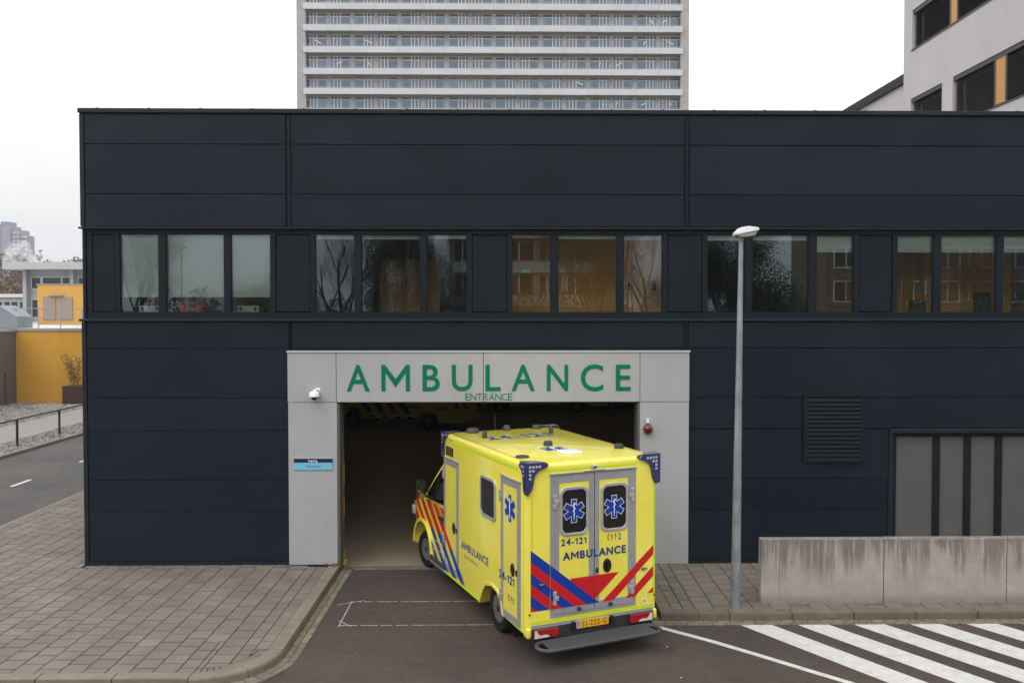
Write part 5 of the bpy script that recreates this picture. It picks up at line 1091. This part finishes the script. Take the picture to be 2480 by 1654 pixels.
for i, (x, y, h, lab, lm) in enumerate(((-55.5, 106, 9.5, 'brown leafy tree behind the low grey building, the rightmost of the brown ones', 'lf_br'), (-59.5, 104, 9.0, 'ochre brown tree behind the low grey building, left of its neighbour', 'lf_br'), (-64.5, 110, 12, 'sparse grey brown tree at the very left edge of the picture', 'lf_br'))):
    tree('brown_tree', lab, (x, y, 0), h, 11 + i, 'bark', lm, 2600, 0.22, 4, 0.65, 3, 'brown trees at far left')
for i, (x, y, h) in enumerate(((-165, 300, 26), (-178, 310, 24), (-150, 330, 27), (-136, 300, 22), (-118, 310, 24), (-190, 300, 26))):
    tree('distant_tree', ['bare grey tree below the apartment tower', 'bare grey tree left of the apartment tower foot', 'bare grey tree under the steam', 'bare grey tree beside the autumn tree', 'bare grey tree right of the autumn tree', 'bare grey tree at the far left edge below the tower'][i], (x, y, 0), h, 40 + i, 'bark', 'lf_br', 1500, 0.6, 4, 0.6, 3, 'distant bare trees')
# planter with thin shrub beside the yellow wall
b = BM(); box(b, -23.15, -22.0, 46.0, 46.9, 0.08, 1.0); o = obj('planter_box', b, mat('rust_steel', (0.045, 0.018, 0.013), 0.7, var=0.3), bev=0.01); tag(o, 'dark rusty steel planter box in front of the yellow wall', 'planter')
t = thing('planter_shrub', 'thin feathery shrub growing from the rusty planter', 'shrub', (-22.6, 46.4, 0.95)); rnd = random.Random(3); b, lf = BM(), BM()
for k in range(20):
    p = Vector((rnd.uniform(-.25, .25), rnd.uniform(-.25, .25), 0)); pts = [p]; 
    for i in range(5): pts.append(pts[-1] + Vector((p.x * 0.35 + rnd.uniform(-.08, .08), rnd.uniform(-.08, .08), rnd.uniform(0.2, 0.4))))
    tube(b, pts, 0.008, 3)
    for q in range(28):
        i = rnd.randrange(1, 5); c_ = pts[i].lerp(pts[i + 1], rnd.random()) + Vector((rnd.gauss(0, .07), rnd.gauss(0, .07), rnd.gauss(0, .06))); u = Vector((rnd.gauss(0, 1), rnd.gauss(0, 1), rnd.gauss(0, 1))).normalized() * 0.05; w = u.orthogonal().normalized() * 0.02
        lf.faces.new([lf.verts.new(c_ + z) for z in (u, w, -u, -w)])
obj('stems', b, 'bark', t, local=True); obj('leaves', lf, mat('shrub_leaf', (0.09, 0.075, 0.03), 0.8, island=0.4), t, local=True)
# steam drifting from the roofs on the left
def steam(label, c, puffs):
    b = BM()
    for x, y, z, r in puffs: bmesh.ops.create_icosphere(b, subdivisions=2, radius=r, matrix=Matrix.Translation((c[0] + x, c[1] + y, c[2] + z)))
    me = bpy.data.meshes.new('steam_plume'); b.to_mesh(me); b.free(); o = put('steam_plume', me, None); tag(o, label, 'steam', kind='stuff')
    m = bpy.data.materials.new('steam'); m.use_nodes = True; t = m.node_tree; t.nodes.clear(); ou = t.nodes.new('ShaderNodeOutputMaterial'); v = t.nodes.new('ShaderNodeVolumePrincipled')
    v.inputs['Color'].default_value = (0.97, 0.97, 0.98, 1); v.inputs['Anisotropy'].default_value = 0.2
    g = t.nodes.new('ShaderNodeTexCoord'); n = t.nodes.new('ShaderNodeTexNoise'); n.inputs['Scale'].default_value = 0.9; n.inputs['Detail'].default_value = 4; r = t.nodes.new('ShaderNodeMapRange'); r.inputs['From Min'].default_value = 0.42; r.inputs['From Max'].default_value = 0.75; r.inputs['To Max'].default_value = 1.3
    t.links.new(g.outputs['Object'], n.inputs['Vector']); t.links.new(n.outputs['Fac'], r.inputs[0]); t.links.new(r.outputs[0], v.inputs['Density']); t.links.new(v.outputs[0], ou.inputs['Volume']); me.materials.append(m)
steam('white steam cloud rising behind the pavilion roof', (-53.0, 97, 10.0), [(0, 0, 0.6, 1.3), (-0.9, 0, 1.2, 0.9), (1.1, 0.3, 0.1, 0.9), (0.2, 0, 1.6, 0.8), (2.0, 0, -0.4, 0.7), (-1.3, 0, 0.2, 0.7)])

# ---- across the street, behind the photographer: what the windows reflect
for i, a in enumerate(((-20.6, -14.0, 11.5, 61, 'bark_l', None, 0), (-16.3, -19, 8.6, 62, 'bark_l', 'lf_br', 1200), (-14.2, -20, 8.2, 63, 'bark_l', 'lf_br', 1200), (-9.8, -15, 13, 64, 'bark', None, 0), (-4.2, -16, 11.5, 66, 'bark', None, 0), (5.2, -15, 11, 67, 'bark', 'lf_br', 2500), (7.4, -19, 12, 68, 'bark', None, 0), (10.8, -14, 10, 69, 'bark', 'lf_dk', 5000), (22.5, -16, 10.5, 71, 'bark', None, 0), (28, -17, 11, 72, 'bark', 'lf_br', 1500))):
    tree('street_tree', ['bare tree reflected in the leftmost window pane', 'low brown tree reflected in the second window', 'low brown tree reflected in the third window', 'tall bare tree reflected in the fourth window', 'bare tree reflected in the sixth window', 'withered tree reflected in the eighth window', 'tall bare tree reflected in the ninth window', 'dark tree reflected beside the street lamp', 'bare tree reflected in the thirteenth window', 'brown tree reflected in the rightmost windows'][i], (a[0], a[1], 0), a[2], a[3], a[4], a[5], a[6] * 7, 0.045, 4, 0.5, 3, 'trees across the street', None, 0.42, 9000)
def bush(name, label, loc, rx, rz, n, m, seed, sz=0.22):
    rnd = random.Random(seed); t = thing(name, label, 'tree', loc); b = BM(); tube(b, [(0, 0, -0.1), (0.05, 0, rz * 0.8), (0, 0.05, rz * 1.3)], [0.22, 0.15, 0.05], 8); obj('trunk', b, 'bark', t, local=True); 
    pts = []
    for k in range(n):
        d = Vector((rnd.gauss(0, 1), rnd.gauss(0, 1), rnd.gauss(0, 1))).normalized(); q = rnd.uniform(0.5, 1.0) * (1 + 0.16 * math.sin(d.x * 7 + seed) + 0.12 * math.sin(d.z * 9 + d.y * 5)); pts.append(Vector((d.x * rx * q, d.y * rx * q, rz + d.z * rz * q)))
    put('crown', leaves(pts, [sz * rnd.uniform(0.6, 1.3) for _ in pts], rnd), m, t, local=True)
bush('round_tree', 'round green tree reflected right of the street lamp', (14.2, -18, 0), 2.7, 3.7, 45000, 'lf_gr', 5, 0.06)
bush('evergreen_tree', 'dark evergreen reflected in the fifth window', (-6.2, -17, 0), 2.6, 5.6, 50000, 'lf_dk', 6, 0.06)
rnd = random.Random(8); pts = []
for k in range(60000):
    x = rnd.uniform(-40, 46); pts.append(Vector((x, -25 + rnd.uniform(-1, 1), rnd.uniform(0.2, 1.0) * (5.4 + 0.9 * math.sin(x * 0.8) + 0.6 * math.sin(x * 2.1)))))
tag(put('hedge', leaves(pts, [rnd.uniform(0.06, 0.13) for _ in pts], rnd), 'lf_gr'), 'tall green brown hedge across the street, reflected low in the windows', 'hedge', kind='stuff')
t = thing('street_building', 'pale building across the street reflected in the middle windows', 'building', (2.5, -44, 0))
b = BM(); box(b, -5.5, 9.2, -52, -42, 0, 16); obj('wall', b, mat('rosy_render', (0.40, 0.33, 0.29), 0.9), t)
for f in range(5):
    b = BM(); box(b, -5.55, 9.25, -41.999, -41.6, 2.2 + 2.9 * f, 3.1 + 2.9 * f); obj('balcony_band', b, mat('pale_band', (0.52, 0.48, 0.45), 0.9), t)
    for k in range(5):
        x = -5.0 + k * 2.4; b = BM(); box(b, x, x + 1.9, -41.99, -41.93, 3.3 + 2.9 * f, 4.8 + 2.9 * f); w = obj('window', b, 'dgl', t); b = BM(); box(b, x + 0.6, x + 0.72, -41.92, -41.88, 3.3 + 2.9 * f, 4.8 + 2.9 * f); box(b, x - 0.06, x, -41.92, -41.88, 3.3 + 2.9 * f, 4.8 + 2.9 * f); box(b, x + 1.9, x + 1.96, -41.92, -41.88, 3.3 + 2.9 * f, 4.8 + 2.9 * f); obj('frame', b, 'white', w)
t = thing('street_building', 'brown building across the street reflected in the rightmost windows', 'building', (37, -44, 0))
b = BM(); box(b, 27.5, 56, -54, -44, 0, 18); obj('wall', b, mat('brown_brick', (0.20, 0.15, 0.12), 0.9), t)
for f in range(5):
    for k in range(9):
        x = 28.2 + k * 3.0; b = BM(); box(b, x, x + 2.0, -43.99, -43.93, 2.6 + 3 * f, 4.3 + 3 * f); w = obj('window', b, 'dgl', t); b = BM(); ring(b, rect(x - 0.12, x + 2.12, 2.5 + 3 * f, 4.4 + 3 * f), rect(x, x + 2.0, 2.6 + 3 * f, 4.3 + 3 * f), 'xz', -43.97, -43.88); box(b, x + 0.95, x + 1.05, -43.92, -43.88, 2.6 + 3 * f, 4.3 + 3 * f); obj('frame', b, 'white', w)
lamp_post('street lamp across the street reflected in the second window', -17.6, -13.5, 0.0, 0, 1).location.z = 2.1
lamp_post('street lamp across the street reflected in the third window', -15.6, -21, 0.0)
g_ = BM(); box(g_, -60, 60, -60, -30.01, -0.29, -0.01); struct('lawn', g_, mat('lawn', (0.06, 0.075, 0.03), 0.95, var=0.3, scale=1))
# ================================================================== vehicles inside the dark hall
def van(label, x, y, rz, paint, number, group):
    """panel van; local x points back along its length from the nose, left side at y = 0"""
    t = thing('panel_van', label, 'van', (x, y, 0), rz, group)
    def vp(name, bm, m, parent=t, **k): return obj(name, bm, m, parent, local=True, **k)
    pr = [(0.10, 0.35), (0.0, 0.6), (0.05, 0.95), (0.35, 1.15), (1.05, 1.35), (1.75, 2.15), (2.2, 2.55), (5.7, 2.6), (5.88, 2.45), (5.95, 0.45), (5.85, 0.33)]
    ar = lambda cx: [(cx + 0.46 * math.cos(R(q)), 0.36 + 0.46 * math.sin(R(q))) for q in range(-3, 184, 17)]
    prof = pr + ar(4.62) + ar(0.98)
    b = BM(); prism(b, prof, 'xz', 0, 1.98); body = vp('body', b, paint, bev=0.03, seg=2, smooth=40)
    for x0, x1 in ((1.32, 4.0),):
        b = BM(); box(b, x0, x1, -0.012, 0.0, 0.52, 0.60); vp('side_rub_strip', b, paint, body)
    for xc in (2.25, 3.5):
        b = BM(); box(b, xc, xc + 0.012, -0.002, 0.004, 0.42, 2.3); vp('door_gap', b, 'black', body)
    b = BM(); prism(b, [(1.35, 1.45), (2.15, 1.45), (2.15, 2.12), (1.85, 2.12)], 'xz', -0.006, 0.002); vp('side_window', b, 'gls', body)
    if number:
        for k in range(4):
            x0 = 1.1 + 0.62 * k; b = BM(); prism(b, [(x0 + 0.75, 0.42), (x0 + 1.05, 0.42), (x0 + 0.30, 1.5), (x0, 1.5)], 'xz', -0.003, -0.001); vp('side_stripe', b, 'blue', body)
        vp('ambulance_text', glyphs('AMBULANCE', 3.25, 4.35, 0.90, 1.01, (0, 0, 0), (1, 0, 0), (0, 0, 1), 0.001, 0.02, 0.001, CAP), 'black', body); vp('number_text', glyphs(number, 5.0, 5.55, 0.86, 0.97, (0, 0, 0), (1, 0, 0), (0, 0, 1), 0.001, 0.02, 0.001, CAP), 'black', body)
    for xx in (-0.0, 1.80):
        b = BM(); box(b, 5.86, 5.965, 0.0 + xx - (0.004 if xx == 0 else 0), 0.18 + xx + (0.004 if xx else 0), 0.95, 1.75); vp('tail_lamp', b, 'red', body, bev=0.01)
    b = BM(); box(b, 5.96, 5.972, 0.70, 1.25, 0.62, 0.74); vp('number_plate', b, 'plate', body)
    if number: b = BM(); prism(b, [(0.25, 1.35), (0.60, 1.35), (1.05, 0.85), (0.72, 0.85)], 'yz', 5.953, 5.957); vp('rear_stripe', b, 'blue', body)
    b = BM(); box(b, 5.80, 6.10, 0.02, 1.96, 0.36, 0.52); vp('rear_bumper', b, paint, body, bev=0.03)
    for wx in (0.98, 4.62):
        for wy, s in ((0.06, 1), (1.92, -1)):
            b = BM(); lathe(b, [(0.20, 0.02), (0.30, 0.0), (0.345, 0.03), (0.345, 0.19), (0.30, 0.22)], (0, 0, 0), 'y', 24); w = put('wheel', to_mesh('wheel', b, smooth=40), 'tyre', t, loc=(wx, wy, 0.345)); w.rotation_euler = (0, 0, 0 if s > 0 else math.pi)
            b = BM(); lathe(b, [(0.20, 0.02), (0.18, 0.05), (0.05, 0.03)], (0, 0, 0), 'y', 18); vp('rim', b, 'rim', w)
    return t
van('yellow ambulance van numbered 23-402 parked in the dark hall', -7.75, 38.3, R(-24), 'yel', '23-402', 'vans parked in the hall')
M['vwhite'] = mat('van_white', (0.55, 0.52, 0.42), 0.4, coat=0.3)
van('pale van standing in the dark hall behind the yellow one', -1.6, 42.6, R(-3), 'vwhite', None, 'vans parked in the hall')
t = thing('equipment_rack', 'dark storage rack against the far right wall of the hall', 'rack', (5.6, 43.5, 0))
for z in (0.15, 0.9, 1.65, 2.3):
    b = BM(); box(b, 4.6, 6.7, 43.0, 43.8, z, z + 0.04); obj('shelf', b, 'dgrey', t)
for x in (4.6, 6.64):
    for y in (43.0, 43.74): b = BM(); box(b, x, x + 0.06, y, y + 0.06, 0, 2.5); obj('upright', b, 'dgrey', t)

# ================================================================== behind the upper windows
def person(label, x, y, z, face, jacket, hair=True):
    """standing figure as one skinned body, seen from the chest up above the sill"""
    t = thing('person', label, 'person', (x, y, z), face)
    me = bpy.data.meshes.new('body'); V = [(0, 0, 0.92), (0, 0.01, 1.12), (0, 0.02, 1.34), (0, 0.0, 1.46), (0, -0.01, 1.54), (0, -0.02, 1.66), (0.19, 0.0, 1.40), (0.25, -0.03, 1.14), (0.22, -0.20, 0.98), (-0.19, 0, 1.40), (-0.25, -0.03, 1.14), (-0.22, -0.20, 0.98), (0.10, 0, 0.86), (0.11, -0.02, 0.47), (0.11, 0.02, 0.06), (-0.10, 0, 0.86), (-0.11, -0.02, 0.47), (-0.11, 0.02, 0.06), (0.11, -0.14, 0.03), (-0.11, -0.14, 0.03), (0.21, -0.29, 0.96), (-0.21, -0.29, 0.96)]
    E = [(0, 1), (1, 2), (2, 3), (3, 4), (4, 5), (2, 6), (6, 7), (7, 8), (2, 9), (9, 10), (10, 11), (0, 12), (12, 13), (13, 14), (0, 15), (15, 16), (16, 17), (14, 18), (17, 19), (8, 20), (11, 21)]
    rad = [.16, .15, .17, .07, .06, .095, .085, .062, .042, .085, .062, .042, .10, .065, .05, .10, .065, .05, .04, .04, .04, .04]
    me.from_pydata([Vector(v) for v in V], E, []); o = put('body', me, jacket, t, local=True); md = o.modifiers.new('skin', 'SKIN')
    for i, sv in enumerate(me.skin_vertices[0].data): sv.radius = (rad[i], rad[i] * (0.72 if i < 3 else 1)); sv.use_root = i == 0
    sb = o.modifiers.new('sub', 'SUBSURF'); sb.levels = 2; sb.render_levels = 2
    b = BM(); bmesh.ops.create_uvsphere(b, u_segments=14, v_segments=10, radius=0.105)
    for v in b.verts: v.co = Vector((v.co.x * 0.86, v.co.y, v.co.z * 1.22)) + Vector((0, -0.02, 1.65))
    hd = obj('head', b, mat('skin', (0.42, 0.26, 0.19), 0.6), t, local=True, smooth=80)
    b = BM(); bmesh.ops.create_uvsphere(b, u_segments=14, v_segments=10, radius=0.113)
    for v in b.verts: v.co = Vector((v.co.x * 0.9, max(v.co.y, -0.05), max(v.co.z * 1.22, -0.04))) + Vector((0, -0.005, 1.665))
    obj('hair', b, mat('dark_hair', (0.02, 0.014, 0.01), 0.7), hd, local=True, smooth=80)
M['orange_j'] = mat('orange_jacket', (0.62, 0.10, 0.015), 0.8); M['teal_j'] = mat('teal_jacket', (0.004, 0.05, 0.05), 0.8)
person('person in orange jacket behind the wide left window', -6.40, 17.62, 3.80, R(80), 'orange_j')
person('person in orange jacket right of the first, partly hidden by dark screen', -6.13, 17.60, 3.74, R(-80), 'orange_j')
person('person in orange jacket at the right side of the leftmost pane', -7.02, 17.75, 3.78, R(100), 'orange_j')
person('person in dark teal jacket bending at the left of the wide window', -6.70, 17.68, 3.68, R(80), 'teal_j')
def eq_box(label, x0, x1, y, z0, z1):
    t = thing('equipment_case', label, 'case', ((x0 + x1) / 2, y, z0)); b = BM(); box(b, x0, x1, y, y + 0.18, z0, z1); obj('case', b, mat('case_white', (0.55, 0.56, 0.5), 0.6), t, bev=0.008)
    for x in (x0 + 0.07, x1 - 0.07): b = BM(); box(b, x - 0.022, x + 0.022, y - 0.012, y - 0.001, z1 - 0.10, z1 - 0.03); obj('clip', b, 'black', t)
eq_box('white equipment case behind the leftmost window pane', -7.24, -6.82, 17.35, 4.80, 5.05); eq_box('white equipment case behind the third window pane', -5.35, -4.93, 17.35, 4.80, 5.05)
def monitor(label, x, y, w, h, z=4.95):
    t = thing('monitor', label, 'monitor', (x, y, 4.76)); b = BM(); box(b, x - w / 2, x + w / 2, y, y + 0.05, z, z + h); obj('screen', b, 'black', t, bev=0.006); b = BM(); box(b, x - 0.03, x + 0.03, y + 0.01, y + 0.04, 4.78, z); box(b, x - 0.12, x + 0.12, y - 0.06, y + 0.12, 4.76, 4.78); obj('stand', b, 'black', t)
monitor('black screen behind the third window pane', -5.05, 18.2, 0.55, 0.34, 4.98); monitor('dark screen behind the wide left window', -5.72, 18.6, 0.5, 0.4, 4.95); monitor('black screen at the right picture edge behind the glass', 9.55, 18.0, 0.34, 0.42, 4.9); monitor('small dark screen behind the fifth bay wide window', 8.3, 18.2, 0.34, 0.32, 4.85)
M['drape'] = mat('dark_coat', (0.010, 0.010, 0.012), 0.9)
for i, x in enumerate((7.55, 7.78)):
    b = BM(); lathe(b, [(0.10, 0.0), (0.14, 0.25), (0.13, 0.5), (0.09, 0.66), (0.03, 0.74)], (x, 18.6, 4.86), 'z', 10)
    for v in b.verts: v.co.y = 18.6 + (v.co.y - 18.6) * 0.45; v.co.x += 0.02 * math.sin(v.co.z * 23 + i)
    o = obj('hanging_coat', b, 'drape', smooth=60); tag(o, ['dark coat hanging behind the window right of the lamp, the left of two', 'dark coat hanging behind the window, the right of two'][i], 'coat', 'coats hung behind the window')
b = BM(); tube(b, [(2.25, 18.75, 5.62), (2.235, 18.72, 5.42), (2.26, 18.75, 5.25)], [0.04, 0.055, 0.015], 8); o = obj('wall_telephone', b, 'black', smooth=50); tag(o, 'black telephone hanging on the orange wall behind the third bay', 'telephone')
t = thing('exit_sign', 'small green exit sign glowing behind the third bay window', 'sign', (0.35, 18.6, 5.95)); b = BM(); box(b, 0.17, 0.34, 18.6, 18.62, 5.73, 5.80); obj('panel', b, mat('exit_green', (0.0, 0.25, 0.10), 0.5, emit=(0.0, 0.5, 0.2, 0.25)), t); b = BM(); prism(b, [(0.215, 5.745), (0.23, 5.762), (0.22, 5.762), (0.22, 5.785), (0.21, 5.785), (0.21, 5.762), (0.20, 5.762)], 'xz', 18.595, 18.599); box(b, 0.27, 0.30, 18.595, 18.599, 5.745, 5.785); obj('pictogram', b, 'white', t)
for i, x in enumerate((2.38, 2.92)):
    t = thing('wall_uplight', ['lit wall lamp behind the third bay, left of two', 'lit wall lamp behind the third bay, right of two'][i], 'lamp', (x, 18.75, 5.36), 0, 'lit wall lamps')
    cir = lambda r: [(x + r * math.cos(R(q)), 18.60 + r * math.sin(R(q))) for q in range(0, 360, 30)]
    b = BM(); ring(b, cir(0.055), cir(0.048), 'xy', 5.36, 5.52); prism(b, cir(0.055), 'xy', 5.352, 5.359); obj('shade', b, 'dgrey', t); b = BM(); prism(b, cir(0.0475), 'xy', 5.37, 5.38); obj('bulb', b, mat('warm_bulb', (1, 0.8, 0.5), 0.5, emit=(1, 0.66, 0.30, 60)), t)
# ================================================================== damp autumn air
b = BM(); box(b, -1450, 1450, -120, 1200, -1.6, 90)
hz = obj('haze', b, None); hz['kind'] = 'stuff'; hz['label'] = 'thin pale autumn haze over the whole place'
m = bpy.data.materials.new('haze'); m.use_nodes = True; t = m.node_tree; t.nodes.clear(); ou = t.nodes.new('ShaderNodeOutputMaterial'); v = t.nodes.new('ShaderNodeVolumePrincipled')
v.inputs['Color'].default_value = (0.93, 0.95, 1.0, 1); v.inputs['Density'].default_value = 0.0003; v.inputs['Anisotropy'].default_value = 0.1
t.links.new(v.outputs[0], ou.inputs['Volume']); hz.data.materials.append(m)
